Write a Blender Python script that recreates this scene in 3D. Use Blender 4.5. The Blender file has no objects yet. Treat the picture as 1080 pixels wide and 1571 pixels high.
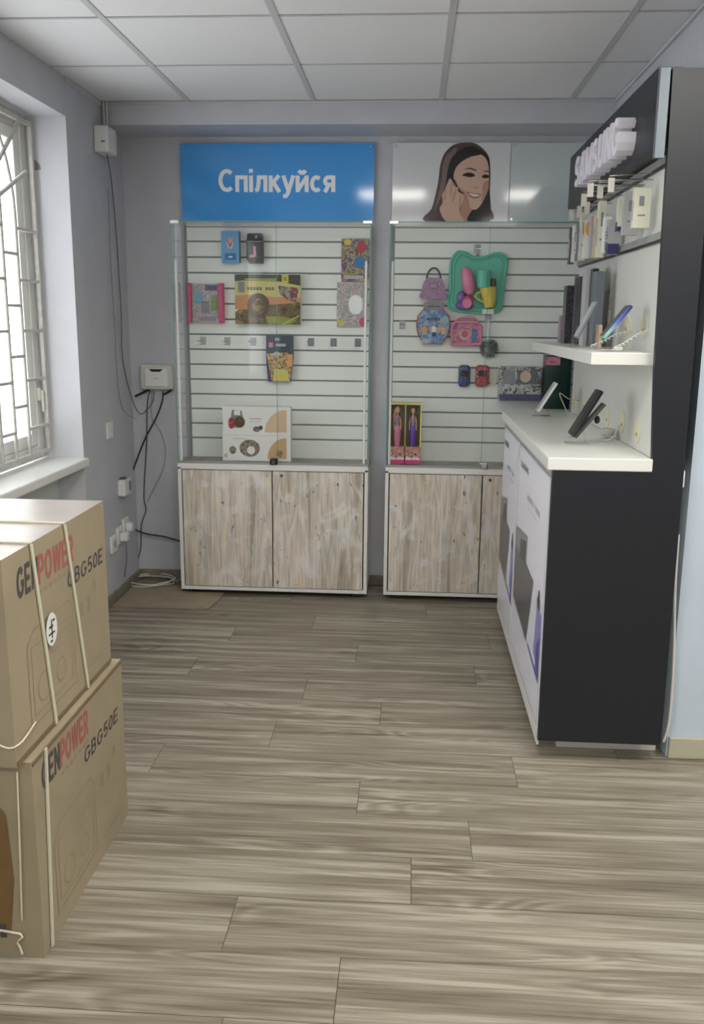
import bpy, bmesh, math, random
from mathutils import Vector, Matrix
random.seed(7)
S = bpy.context.scene
COL = S.collection
R = math.radians
PI = math.pi
# ------------------------------------------------------------------ camera, world, lights, exposure
F_PX, CAM_H, PITCH, YAW, ROLL = 1373.3, 1.447, 12.144, 3.701, 0.563
cd = bpy.data.cameras.new('camera'); cam = bpy.data.objects.new('camera', cd); COL.objects.link(cam)
cd.sensor_fit = 'HORIZONTAL'; cd.sensor_width = 36; cd.lens = F_PX * 36 / 1080; cd.clip_start = .05
cam.matrix_world = (Matrix.Translation((0, 0, CAM_H)) @ Matrix.Rotation(R(YAW), 4, 'Z') @
                    Matrix.Rotation(R(90 - PITCH), 4, 'X') @ Matrix.Rotation(R(ROLL), 4, 'Z'))
S.camera = cam
S.view_settings.view_transform = 'Standard'; S.view_settings.look = 'None'
S.view_settings.gamma = 1; S.view_settings.use_curve_mapping = False
S.view_settings.exposure = 0.62
S.cycles.transparent_max_bounces = 24
S.cycles.max_bounces = 10; S.cycles.diffuse_bounces = 6
WORLD_STRENGTH = 2.8
PANEL_STRENGTH = 15.0
w = bpy.data.worlds.new('overcast_sky'); S.world = w; w.use_nodes = True
w.node_tree.nodes['Background'].inputs[0].default_value = (0.95, 0.97, 1.0, 1)
w.node_tree.nodes['Background'].inputs[1].default_value = WORLD_STRENGTH
# ------------------------------------------------------------------ geometry helpers
def ray(u, v):
    p, y, r = R(PITCH), R(YAW), R(ROLL)
    a, b = (u - 540) / F_PX, (v - 785.5) / F_PX
    a, b = math.cos(r) * a + math.sin(r) * b, -math.sin(r) * a + math.cos(r) * b
    f = math.cos(p) - math.sin(p) * b; z = -math.sin(p) - math.cos(p) * b
    return (-math.sin(y) * f + math.cos(y) * a, math.cos(y) * f + math.sin(y) * a, z)
def onY(u, v, Y): d = ray(u, v); t = Y / d[1]; return Vector((d[0] * t, Y, CAM_H + d[2] * t))
def onX(u, v, X): d = ray(u, v); t = X / d[0]; return Vector((X, d[1] * t, CAM_H + d[2] * t))
def onZ(u, v, Z): d = ray(u, v); t = (Z - CAM_H) / d[2]; return Vector((d[0] * t, d[1] * t, Z))

def smooth_loop(pts, n=4, closed=True):
    out = []; N = len(pts)
    rng = range(N) if closed else range(N - 1)
    for i in rng:
        p = [Vector(pts[(i + k) % N] if closed else pts[max(0, min(N - 1, i + k))]) for k in (-1, 0, 1, 2)]
        for j in range(n):
            t = j / n
            out.append(.5 * ((2 * p[1]) + (-p[0] + p[2]) * t + (2 * p[0] - 5 * p[1] + 4 * p[2] - p[3]) * t * t + (-p[0] + 3 * p[1] - 3 * p[2] + p[3]) * t ** 3))
    if not closed: out.append(Vector(pts[-1]))
    return out

class MB:
    def __init__(s): s.v = []; s.f = []; s.m = []; s.sm = []
    def add(s, vs, fs, m, smooth=False):
        o = len(s.v); s.v += [Vector(a) for a in vs]
        for f in fs: s.f.append([i + o for i in f]); s.m.append(m); s.sm.append(smooth)
        return s
    def box(s, x0, x1, y0, y1, z0, z1, m):
        vs = [(x, y, z) for x in (x0, x1) for y in (y0, y1) for z in (z0, z1)]
        return s.add(vs, [(0, 1, 3, 2), (4, 6, 7, 5), (0, 4, 5, 1), (2, 3, 7, 6), (0, 2, 6, 4), (1, 5, 7, 3)], m)
    def rbox(s, x0, x1, y0, y1, z0, z1, m, b=.004, seg=2):
        bm = bmesh.new(); bmesh.ops.create_cube(bm, size=1)
        for v in bm.verts: v.co = Vector(((x0 + x1) / 2 + v.co.x * (x1 - x0), (y0 + y1) / 2 + v.co.y * (y1 - y0), (z0 + z1) / 2 + v.co.z * (z1 - z0)))
        bmesh.ops.bevel(bm, geom=bm.edges[:], offset=b, segments=seg, profile=.5, affect='EDGES')
        bm.verts.index_update()
        s.add([v.co.copy() for v in bm.verts], [[v.index for v in f.verts] for f in bm.faces], m); bm.free(); return s
    def obox(s, c, ux, uy, uz, m):   # centre, three half-vectors
        c = Vector(c); ux, uy, uz = Vector(ux), Vector(uy), Vector(uz)
        vs = [c + ux * a + uy * b + uz * d for a in (-1, 1) for b in (-1, 1) for d in (-1, 1)]
        return s.add(vs, [(0, 1, 3, 2), (4, 6, 7, 5), (0, 4, 5, 1), (2, 3, 7, 6), (0, 2, 6, 4), (1, 5, 7, 3)], m)
    def prism(s, pts, off, m, smooth=False):
        n = len(pts); off = Vector(off); a = [Vector(p) for p in pts]
        s.add(a + [p + off for p in a], [list(range(n))[::-1], list(range(n, 2 * n))], m)
        return s.add(a + [p + off for p in a], [(i, (i + 1) % n, n + (i + 1) % n, n + i) for i in range(n)], m, smooth)
    def tube(s, pts, r, m, n=8, closed=False):
        pts = [Vector(p) for p in pts]; rings = []; N = len(pts); prev = None
        for i, p in enumerate(pts):
            if closed: t = pts[(i + 1) % N] - pts[i - 1]
            else: t = pts[min(i + 1, N - 1)] - pts[max(i - 1, 0)]
            t.normalize()
            if prev is None:
                a = Vector((0, 0, 1)) if abs(t.z) < .9 else Vector((1, 0, 0)); u = t.cross(a).normalized()
            else: u = (prev - t * prev.dot(t)).normalized()
            prev = u; w_ = t.cross(u); rr = r[i] if isinstance(r, (list, tuple)) else r
            rings.append([p + (u * math.cos(2 * PI * k / n) + w_ * math.sin(2 * PI * k / n)) * rr for k in range(n)])
        vs = [q for g in rings for q in g]; fs = []
        for i in range(N if closed else N - 1):
            j = (i + 1) % N
            for k in range(n): fs.append((i * n + k, i * n + (k + 1) % n, j * n + (k + 1) % n, j * n + k))
        s.add(vs, fs, m, True)
        if not closed: s.add(rings[0] + rings[-1], [list(range(n))[::-1], list(range(n, 2 * n))], m)
        return s
    def ell(s, c, r, m, nu=14, nv=9):
        c = Vector(c); vs = []; fs = []
        for j in range(nv + 1):
            th = PI * j / nv
            for i in range(nu):
                ph = 2 * PI * i / nu
                vs.append(c + Vector((r[0] * math.sin(th) * math.cos(ph), r[1] * math.sin(th) * math.sin(ph), r[2] * math.cos(th))))
        for j in range(nv):
            for i in range(nu): fs.append((j * nu + i, (j + 1) * nu + i, (j + 1) * nu + (i + 1) % nu, j * nu + (i + 1) % nu))
        return s.add(vs, fs, m, True)
    def cone(s, a, b, ra, rb, m, n=16): return s.tube([a, b], [ra, rb], m, n)
    def build(s, name, parent=None, bevel=0, origin=None):
        if origin is None:
            if parent is not None: origin = WP[parent.name]
            else:
                xs = [v.x for v in s.v]; ys = [v.y for v in s.v]
                origin = Vector(((min(xs) + max(xs)) / 2, (min(ys) + max(ys)) / 2, min(v.z for v in s.v)))
        me = bpy.data.meshes.new(name); me.from_pydata([tuple(v - origin) for v in s.v], [], s.f)
        ms = []
        for m in s.m:
            if m not in ms: ms.append(m)
        for m in ms: me.materials.append(m)
        for p, m, q in zip(me.polygons, s.m, s.sm): p.material_index = ms.index(m); p.use_smooth = q
        me.update()
        o = bpy.data.objects.new(name, me); COL.objects.link(o)
        if parent is not None: o.parent = parent; o.location = origin - WP[parent.name]
        else: o.location = origin
        WP[o.name] = Vector(origin)
        if bevel:
            b = o.modifiers.new('bevel', 'BEVEL'); b.width = bevel; b.segments = 2; b.limit_method = 'ANGLE'; b.angle_limit = R(40)
        return o
WP = {}
def thing(name, label, cat, loc, group=None):
    o = bpy.data.objects.new(name, None); COL.objects.link(o); o.empty_display_size = .05
    o.location = loc; WP[o.name] = Vector(loc); o['label'] = label; o['category'] = cat
    if group: o['group'] = group
    return o
def tag(o, label, cat, group=None):
    o['label'] = label; o['category'] = cat
    if group: o['group'] = group
    return o
def lab(o, label): o['label'] = label; return o
def struct(mb, name, parent=None, bevel=0):
    o = mb.build(name, parent, bevel, origin=Vector((0, 0, 0)) if parent is None else None)
    if parent is None: o['kind'] = 'structure'
    return o
def dup(root, delta, label, group=None):
    def cp(o, par):
        c = o.copy(); COL.objects.link(c); c.parent = par
        for ch in [k for k in bpy.data.objects if k.parent == o]: cp(ch, c)
        return c
    r = cp(root, None); r.location = Vector(root.location) + Vector(delta); r['label'] = label
    WP[r.name] = Vector(r.location)
    if group: r['group'] = group
    return r

_tc = {}
def text_mesh(txt, bold=0.0, shear=0.0):
    """glyph mesh of a text, unit size, in its own XY plane"""
    k = (txt, bold, shear)
    if k in _tc: return _tc[k]
    c = bpy.data.curves.new('txt', 'FONT'); c.body = txt; c.size = 1; c.offset = bold; c.shear = shear; c.resolution_u = 3
    o = bpy.data.objects.new('txt', c); COL.objects.link(o)
    dg = bpy.context.evaluated_depsgraph_get(); e = o.evaluated_get(dg); me = e.to_mesh()
    bm = bmesh.new(); bm.from_mesh(me); bmesh.ops.remove_doubles(bm, verts=bm.verts[:], dist=.0015)
    bmesh.ops.dissolve_degenerate(bm, dist=.0015, edges=bm.edges[:])
    bmesh.ops.delete(bm, geom=[f for f in bm.faces if f.calc_area() < 1e-5], context='FACES_ONLY'); bm.verts.index_update()
    vs = [v.co.copy() for v in bm.verts]; fs = [[v.index for v in f.verts] for f in bm.faces]; bm.free()
    e.to_mesh_clear(); bpy.data.objects.remove(o); bpy.data.curves.remove(c)
    _tc[k] = (vs, fs); return _tc[k]

class Face:
    """a flat face to print on: origin, right, up and outward unit vectors"""
    def __init__(s, mb, o, U, V, N=None):
        s.mb = mb; s.o = Vector(o); s.U = Vector(U).normalized(); s.V = Vector(V).normalized()
        s.N = Vector(N).normalized() if N else s.U.cross(s.V)
    def p(s, x, y, l=1): return s.o + s.U * x + s.V * y + s.N * (.0004 * l)
    def poly(s, pts, m, l=1): s.mb.add([s.p(x, y, l) for x, y in pts], [list(range(len(pts)))], m)
    def rect(s, x0, y0, x1, y1, m, l=1): s.poly([(x0, y0), (x1, y0), (x1, y1), (x0, y1)], m, l)
    def disc(s, x, y, rx, ry, m, l=1, n=20, a0=0, a1=360):
        s.poly([(x + rx * math.cos(R(a0 + (a1 - a0) * k / n)), y + ry * math.sin(R(a0 + (a1 - a0) * k / n))) for k in range(n)], m, l)
    def line(s, pts, w, m, l=1):
        for a, b in zip(pts[:-1], pts[1:]):
            d = Vector((b[0] - a[0], b[1] - a[1])); d.normalize(); n = Vector((-d.y, d.x)) * w / 2
            s.poly([(a[0] - n.x, a[1] - n.y), (b[0] - n.x, b[1] - n.y), (b[0] + n.x, b[1] + n.y), (a[0] + n.x, a[1] + n.y)], m, l)
    def text(s, txt, x0, x1, y0, h, m, l=1, bold=0.0, shear=0.0, extr=0, cap=None):
        vs, fs = text_mesh(txt, bold, shear)
        xs = [v.x for v in vs]; ys = [v.y for v in vs]
        a, b = min(xs), max(xs); c = 0 if cap else min(ys); d = cap if cap else max(ys)
        q = [s.p(x0 + (v.x - a) / (b - a) * (x1 - x0), y0 + (v.y - c) / (d - c) * h, l) for v in vs]
        if not extr: s.mb.add(q, fs, m)
        else:
            n = len(q); e = {}
            for f in fs:
                for i in range(len(f)):
                    k = (f[i], f[(i + 1) % len(f)]); e[k] = e.get(k, 0) + 1
            side = [(i, j, n + j, n + i) for (i, j) in e if (j, i) not in e]
            s.mb.add(q + [p + s.N * extr for p in q], [f[::-1] for f in fs] + [[i + n for i in f] for f in fs] + side, m)

def ARC(cx, cy, rx, ry, a0, a1, n=10): return [(cx + rx * math.cos(R(a0 + (a1 - a0) * k / n)), cy + ry * math.sin(R(a0 + (a1 - a0) * k / n))) for k in range(n + 1)]
GL = {  # bold letter skeletons: width, strokes (cap height 1)
    'S': (.62, [ARC(.31, .70, .225, .215, 25, 270) + ARC(.31, .29, .225, .205, 90, -155)[1:]]),
    'A': (.72, [[(.09, 0), (.33, 1)], [(.63, 0), (.39, 1)], [(.17, .3), (.55, .3)]]),
    'M': (.84, [[(.09, 0), (.09, 1)], [(.10, .96), (.42, .10)], [(.74, .96), (.42, .10)], [(.75, 0), (.75, 1)]]),
    'U': (.68, [[(.09, 1)] + ARC(.34, .32, .25, .235, 180, 360) + [(.59, 1)]]),
    'N': (.66, [[(.09, 0), (.09, 1)], [(.09, .95), (.57, .05)], [(.57, 0), (.57, 1)]]),
    'G': (.74, [ARC(.38, .5, .295, .415, 42, 335) + [(.655, .46), (.42, .46)]]),
    'E': (.62, [[(.09, 0), (.09, 1)], [(.09, .915), (.58, .915)], [(.09, .5), (.53, .5)], [(.09, .085), (.6, .085)]]),
    'P': (.62, [[(.09, 0), (.09, 1)], [(.09, .915)] + ARC(.33, .69, .2, .225, 90, -90) + [(.09, .465)]]),
    'O': (.76, [ARC(.38, .5, .295, .415, 0, 360, 20)]),
    'W': (.96, [[(.06, 1), (.27, .04)], [(.27, .04), (.48, .96)], [(.48, .96), (.69, .04)], [(.69, .04), (.90, 1)]]),
    'R': (.66, [[(.09, 0), (.09, 1)], [(.09, .915)] + ARC(.33, .69, .2, .225, 90, -90) + [(.09, .465)], [(.34, .46), (.56, 0)]]),
    'B': (.64, [[(.09, 0), (.09, 1)], [(.09, .915)] + ARC(.31, .71, .18, .205, 90, -90) + [(.09, .505)], [(.09, .505)] + ARC(.34, .295, .2, .21, 90, -90) + [(.09, .085)]]),
    '9': (.6, [ARC(.3, .67, .21, .245, 0, 360, 16), [(.51, .67), (.49, .38), (.36, .1), (.14, .085)]]),
    '5': (.6, [[(.50, .915), (.15, .915), (.12, .52)] + ARC(.29, .33, .22, .25, 105, -140)]),
    '0': (.6, [ARC(.3, .5, .21, .415, 0, 360, 16)]),
    '\u0421': (.68, [ARC(.38, .5, .295, .415, 48, 312, 12)]), '\u043f': (.54, [[(.08, 0), (.08, .64), (.46, .64), (.46, 0)]]),
    '\u0456': (.16, [[(.08, 0), (.08, .72)], [(.08, .84), (.08, 1)]]), '\u043b': (.56, [[(.48, 0), (.48, .64), (.19, .64), (.17, .3), (.12, .1), (.02, .07)]]),
    '\u043a': (.52, [[(.08, 0), (.08, .72)], [(.1, .32), (.45, .72)], [(.2, .42), (.47, 0)]]), '\u0443': (.52, [[(.04, .72), (.27, .05)], [(.49, .72), (.24, -.06), (.16, -.17), (.03, -.18)]]),
    '\u0439': (.56, [[(.08, 0), (.08, .72)], [(.1, .1), (.46, .62)], [(.48, 0), (.48, .72)], ARC(.28, .98, .14, .15, 195, 345, 6)]), '\u0441': (.5, [ARC(.28, .36, .205, .28, 50, 310, 12)]),
    '\u044f': (.52, [[(.44, 0), (.44, .72)], [(.44, .64)] + ARC(.22, .48, .14, .16, 90, 270, 8) + [(.44, .32)], [(.26, .34), (.07, 0)]]),
}
def glyphs(f, txt, x0, x1, y0, h, m, l=1, w=.165, shear=0.0, extr=0, gap=.1):
    """write txt as bold stroked letters between x0 and x1, cap height h"""
    tot = sum(GL[c][0] for c in txt) + gap * (len(txt) - 1); sx = (x1 - x0) / tot; cur = 0
    for c in txt:
        for k, st_ in enumerate(GL[c][1]):
            pts = [Vector(p) for p in st_]; n = len(pts); closed = (pts[0] - pts[-1]).length < 1e-4; L_, Rr = [], []
            for i in range(n):
                a = pts[i] - pts[i - 1] if i else (pts[0] - pts[n - 2] if closed else pts[1] - pts[0])
                b = pts[i + 1] - pts[i] if i < n - 1 else (pts[1] - pts[0] if closed else pts[-1] - pts[-2])
                a.normalize(); b.normalize(); t = (a + b).normalized(); nn = Vector((-t.y, t.x)); d = w / 2 / max(.45, nn.dot(Vector((-a.y, a.x))))
                L_.append(pts[i] + nn * d); Rr.append(pts[i] - nn * d)
            P = lambda q, e: f.p(x0 + (cur + q.x + shear * q.y) * sx, y0 + q.y * h, l + .15 * k) + f.N * e
            vs = [P(q, extr) for q in L_ + Rr]; fs = [(i, n + i, n + i + 1, i + 1) for i in range(n - 1)]
            f.mb.add(vs, fs, m)
            if extr:
                vs = vs + [P(q, 0) for q in L_ + Rr]; o = 2 * n
                fs = [(i, i + 1, o + i + 1, o + i) for i in range(n - 1)] + [(n + i, o + n + i, o + n + i + 1, n + i + 1) for i in range(n - 1)]
                if not closed: fs += [(0, o, o + n, n), (n - 1, 2 * n - 1, o + 2 * n - 1, o + n - 1)]
                f.mb.add(vs, fs, m)
        cur += GL[c][0] + gap

# ------------------------------------------------------------------ materials
def srgb(r, g, b):
    f = lambda c: (c / 255) / 12.92 if c <= 10 else (((c / 255) + .055) / 1.055) ** 2.4
    return (f(r), f(g), f(b), 1)
def mat(name, rgb, rough=.5, metal=0, noise=0, nscale=20, bump=0, bscale=60, spec=.5, coat=0, alpha=1, emit=0):
    m = bpy.data.materials.new(name); m.use_nodes = True; nt = m.node_tree; b = nt.nodes['Principled BSDF']
    b.inputs['Base Color'].default_value = srgb(*rgb); b.inputs['Roughness'].default_value = rough; b.inputs['Metallic'].default_value = metal
    b.inputs['Specular IOR Level'].default_value = spec; b.inputs['Coat Weight'].default_value = coat
    b.inputs['Alpha'].default_value = alpha
    if emit: b.inputs['Emission Color'].default_value = srgb(*rgb); b.inputs['Emission Strength'].default_value = emit
    tc = nt.nodes.new('ShaderNodeTexCoord')
    if noise:
        n = nt.nodes.new('ShaderNodeTexNoise'); n.inputs['Scale'].default_value = nscale; n.inputs['Detail'].default_value = 4
        nt.links.new(tc.outputs['Object'], n.inputs['Vector'])
        r = nt.nodes.new('ShaderNodeValToRGB'); r.color_ramp.elements[0].position = .35; r.color_ramp.elements[1].position = .65
        c = srgb(*rgb); r.color_ramp.elements[0].color = tuple(x * (1 - noise) for x in c[:3]) + (1,); r.color_ramp.elements[1].color = tuple(min(1, x * (1 + noise)) for x in c[:3]) + (1,)
        nt.links.new(n.outputs['Fac'], r.inputs[0]); nt.links.new(r.outputs[0], b.inputs['Base Color'])
    if bump:
        n2 = nt.nodes.new('ShaderNodeTexNoise'); n2.inputs['Scale'].default_value = bscale; n2.inputs['Detail'].default_value = 3
        nt.links.new(tc.outputs['Object'], n2.inputs['Vector'])
        bp = nt.nodes.new('ShaderNodeBump'); bp.inputs['Strength'].default_value = bump; bp.inputs['Distance'].default_value = .01
        nt.links.new(n2.outputs['Fac'], bp.inputs['Height']); nt.links.new(bp.outputs[0], b.inputs['Normal'])
    return m
def art(name, cols, scale=60, rough=.3, vor=True, stretch=(1, 1, 1)):
    m = bpy.data.materials.new(name); m.use_nodes = True; nt = m.node_tree; b = nt.nodes['Principled BSDF']
    b.inputs['Roughness'].default_value = rough
    tc = nt.nodes.new('ShaderNodeTexCoord'); mp = nt.nodes.new('ShaderNodeMapping'); mp.inputs['Scale'].default_value = stretch
    nt.links.new(tc.outputs['Object'], mp.inputs[0])
    n = nt.nodes.new('ShaderNodeTexNoise'); n.inputs['Scale'].default_value = scale; n.inputs['Detail'].default_value = 3; n.inputs['Distortion'].default_value = .5
    nt.links.new(mp.outputs[0], n.inputs['Vector'])
    r = nt.nodes.new('ShaderNodeValToRGB'); r.color_ramp.interpolation = 'CONSTANT' if vor else 'LINEAR'
    k = len(cols)
    while len(r.color_ramp.elements) < k: r.color_ramp.elements.new(.5)
    for i, c in enumerate(cols): r.color_ramp.elements[i].position = .3 + .4 * i / k; r.color_ramp.elements[i].color = srgb(*c)
    nt.links.new(n.outputs['Fac'], r.inputs[0]); nt.links.new(r.outputs[0], b.inputs['Base Color'])
    return m
def glass(name, tint=(.985, .993, .99), gloss=.06, rough=.02, bump=0):
    m = bpy.data.materials.new(name); m.use_nodes = True; nt = m.node_tree; nt.nodes.clear()
    o = nt.nodes.new('ShaderNodeOutputMaterial'); t = nt.nodes.new('ShaderNodeBsdfTransparent'); t.inputs[0].default_value = (*tint, 1)
    g = nt.nodes.new('ShaderNodeBsdfGlossy'); g.inputs['Roughness'].default_value = rough; g.inputs[0].default_value = (1, 1, 1, 1)
    mx = nt.nodes.new('ShaderNodeMixShader'); lw = nt.nodes.new('ShaderNodeFresnel'); lw.inputs['IOR'].default_value = 1.3 + gloss
    ge = nt.nodes.new('ShaderNodeNewGeometry'); fr_ = nt.nodes.new('ShaderNodeMath'); fr_.operation = 'SUBTRACT'; fr_.inputs[0].default_value = 1; fr_.use_clamp = True
    ml = nt.nodes.new('ShaderNodeMath'); ml.operation = 'MULTIPLY'; nt.links.new(ge.outputs['Backfacing'], fr_.inputs[1]); nt.links.new(fr_.outputs[0], ml.inputs[0]); nt.links.new(lw.outputs[0], ml.inputs[1])
    nt.links.new(ml.outputs[0], mx.inputs[0]); nt.links.new(t.outputs[0], mx.inputs[1]); nt.links.new(g.outputs[0], mx.inputs[2]); nt.links.new(mx.outputs[0], o.inputs[0])
    if bump:
        tc = nt.nodes.new('ShaderNodeTexCoord'); n2 = nt.nodes.new('ShaderNodeTexNoise'); n2.inputs['Scale'].default_value = 30
        nt.links.new(tc.outputs['Object'], n2.inputs['Vector']); bp = nt.nodes.new('ShaderNodeBump'); bp.inputs['Strength'].default_value = bump; bp.inputs['Distance'].default_value = .02
        nt.links.new(n2.outputs['Fac'], bp.inputs['Height']); nt.links.new(bp.outputs[0], g.inputs['Normal']); nt.links.new(bp.outputs[0], lw.inputs['Normal'])
    return m

def floor_material():
    m = bpy.data.materials.new('oak_laminate'); m.use_nodes = True; nt = m.node_tree; L = nt.links.new; b = nt.nodes['Principled BSDF']
    N = nt.nodes.new
    tc = N('ShaderNodeTexCoord'); at = N('ShaderNodeAttribute'); at.attribute_name = 'plank'
    mp = N('ShaderNodeMapping'); mp.inputs['Scale'].default_value = (1.0, 7.0, 1)
    ad = N('ShaderNodeVectorMath'); ad.operation = 'ADD'; sc = N('ShaderNodeVectorMath'); sc.operation = 'SCALE'; sc.inputs['Scale'].default_value = 37
    L(at.outputs['Color'], sc.inputs[0]); L(tc.outputs['Object'], mp.inputs[0]); L(mp.outputs[0], ad.inputs[0]); L(sc.outputs[0], ad.inputs[1])
    n1 = N('ShaderNodeTexNoise'); n1.inputs['Scale'].default_value = 1.3; n1.inputs['Detail'].default_value = 1.5; n1.inputs['Distortion'].default_value = .5
    L(ad.outputs[0], n1.inputs['Vector'])
    # growth rings: contour lines of the stretched noise, only here and there
    mu = N('ShaderNodeMath'); mu.operation = 'MULTIPLY'; mu.inputs[1].default_value = 75; L(n1.outputs['Fac'], mu.inputs[0])
    sn = N('ShaderNodeMath'); sn.operation = 'SINE'; L(mu.outputs[0], sn.inputs[0])
    mk_ = N('ShaderNodeTexNoise'); mk_.inputs['Scale'].default_value = 1.1; mk_.inputs['Detail'].default_value = 1; L(ad.outputs[0], mk_.inputs['Vector'])
    mr_ = N('ShaderNodeMapRange'); mr_.inputs[1].default_value = .46; mr_.inputs[2].default_value = .62; L(mk_.outputs['Fac'], mr_.inputs[0])
    mm_ = N('ShaderNodeMath'); mm_.operation = 'MULTIPLY'; L(sn.outputs[0], mm_.inputs[0]); L(mr_.outputs[0], mm_.inputs[1])
    ab = N('ShaderNodeMath'); ab.operation = 'MULTIPLY_ADD'; ab.inputs[1].default_value = .5; ab.inputs[2].default_value = .5; L(mm_.outputs[0], ab.inputs[0])
    # fine streaks
    mp2 = N('ShaderNodeMapping'); mp2.inputs['Scale'].default_value = (1.6, 60, 1); L(tc.outputs['Object'], mp2.inputs[0])
    ad2 = N('ShaderNodeVectorMath'); ad2.operation = 'ADD'; L(mp2.outputs[0], ad2.inputs[0]); L(sc.outputs[0], ad2.inputs[1])
    n2 = N('ShaderNodeTexNoise'); n2.inputs['Scale'].default_value = 2.2; n2.inputs['Detail'].default_value = 6; n2.inputs['Roughness'].default_value = .6
    L(ad2.outputs[0], n2.inputs['Vector'])
    # broad streaks
    mp3 = N('ShaderNodeMapping'); mp3.inputs['Scale'].default_value = (1.0, 22, 1); L(tc.outputs['Object'], mp3.inputs[0])
    ad3 = N('ShaderNodeVectorMath'); ad3.operation = 'ADD'; L(mp3.outputs[0], ad3.inputs[0]); L(sc.outputs[0], ad3.inputs[1])
    n3 = N('ShaderNodeTexNoise'); n3.inputs['Scale'].default_value = 1.3; n3.inputs['Detail'].default_value = 3; L(ad3.outputs[0], n3.inputs['Vector'])
    s1 = N('ShaderNodeMath'); s1.operation = 'MULTIPLY'; s1.inputs[1].default_value = .15; L(ab.outputs[0], s1.inputs[0])
    s2 = N('ShaderNodeMath'); s2.operation = 'MULTIPLY_ADD'; s2.inputs[1].default_value = .62; L(n2.outputs['Fac'], s2.inputs[0]); L(s1.outputs[0], s2.inputs[2])
    s3 = N('ShaderNodeMath'); s3.operation = 'MULTIPLY_ADD'; s3.inputs[1].default_value = .8; L(n3.outputs['Fac'], s3.inputs[0]); L(s2.outputs[0], s3.inputs[2])
    s4 = N('ShaderNodeMath'); s4.operation = 'MULTIPLY_ADD'; s4.inputs[1].default_value = .12; L(at.outputs['Fac'], s4.inputs[0]); L(s3.outputs[0], s4.inputs[2])
    rp = N('ShaderNodeValToRGB'); e = rp.color_ramp.elements
    e[0].position = .52; e[0].color = srgb(74, 67, 56); e[1].position = 1.10; e[1].color = srgb(161, 154, 139)
    q = e.new(.7); q.color = srgb(110, 101, 87); q = e.new(.88); q.color = srgb(136, 128, 112)
    L(s4.outputs[0], rp.inputs[0]); L(rp.outputs[0], b.inputs['Base Color'])
    b.inputs['Roughness'].default_value = .38; b.inputs['Specular IOR Level'].default_value = .45
    bp = N('ShaderNodeBump'); bp.inputs['Strength'].default_value = .12; bp.inputs['Distance'].default_value = .003; L(n2.outputs['Fac'], bp.inputs['Height']); L(bp.outputs[0], b.inputs['Normal'])
    return m
def bleached_wood(name, seed, warm=0):
    m = bpy.data.materials.new(name); m.use_nodes = True; nt = m.node_tree; L = nt.links.new; b = nt.nodes['Principled BSDF']; N = nt.nodes.new
    tc = N('ShaderNodeTexCoord')
    def noise(scale, st, det, dist=0, off=0):
        mp = N('ShaderNodeMapping'); mp.inputs['Scale'].default_value = st; mp.inputs['Location'].default_value = (seed + off, 0, seed * .7); L(tc.outputs['Object'], mp.inputs[0])
        n = N('ShaderNodeTexNoise'); n.inputs['Scale'].default_value = scale; n.inputs['Detail'].default_value = det; n.inputs['Distortion'].default_value = dist
        L(mp.outputs[0], n.inputs['Vector']); return n
    n1 = noise(1.0, (13, 1, 1.0), 3, .5); n2 = noise(1.0, (90, 1, 5), 5, .3, 3); n3 = noise(1.0, (9, 1, 7), 4, 1.0, 9); n4 = noise(1, (26, 1, 15), 2, 1.5, 5)
    r1 = N('ShaderNodeValToRGB'); e = r1.color_ramp.elements
    e[0].position = .34; e[0].color = srgb(173, 162, 147); e[1].position = .68; e[1].color = srgb(220, 215, 206)
    for p, c in ((.43, (215, 204, 184)), (.47, (189, 183, 176)), (.51, (226, 215, 195)), (.55, (202, 195, 187)), (.6, (220, 204, 184))): q = e.new(p); q.color = srgb(*c)
    L(n1.outputs['Fac'], r1.inputs[0])
    r2 = N('ShaderNodeValToRGB'); r2.color_ramp.elements[0].position = .3; r2.color_ramp.elements[0].color = (.62, .6, .57, 1); r2.color_ramp.elements[1].position = .55; r2.color_ramp.elements[1].color = (1, 1, 1, 1)
    L(n2.outputs['Fac'], r2.inputs[0])
    mx = N('ShaderNodeMix'); mx.data_type = 'RGBA'; mx.blend_type = 'MULTIPLY'; mx.inputs[0].default_value = .7; L(r1.outputs[0], mx.inputs[6]); L(r2.outputs[0], mx.inputs[7])
    r3 = N('ShaderNodeValToRGB'); r3.color_ramp.elements[0].position = .52; r3.color_ramp.elements[0].color = (0, 0, 0, 1); r3.color_ramp.elements[1].position = .72; r3.color_ramp.elements[1].color = (.75, .75, .75, 1)
    L(n3.outputs['Fac'], r3.inputs[0])
    mx2 = N('ShaderNodeMix'); mx2.data_type = 'RGBA'; L(r3.outputs[0], mx2.inputs[0]); L(mx.outputs[2], mx2.inputs[6]); mx2.inputs[7].default_value = srgb(226, 225, 222)
    r4 = N('ShaderNodeValToRGB'); r4.color_ramp.elements[0].position = .24; r4.color_ramp.elements[0].color = (1, 1, 1, 1); r4.color_ramp.elements[1].position = .33; r4.color_ramp.elements[1].color = (0, 0, 0, 1)
    L(n4.outputs['Fac'], r4.inputs[0])
    mx3 = N('ShaderNodeMix'); mx3.data_type = 'RGBA'; L(r4.outputs[0], mx3.inputs[0]); L(mx2.outputs[2], mx3.inputs[6]); mx3.inputs[7].default_value = srgb(92, 84, 76)
    L(mx3.outputs[2], b.inputs['Base Color']); b.inputs['Roughness'].default_value = .5
    return m

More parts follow.
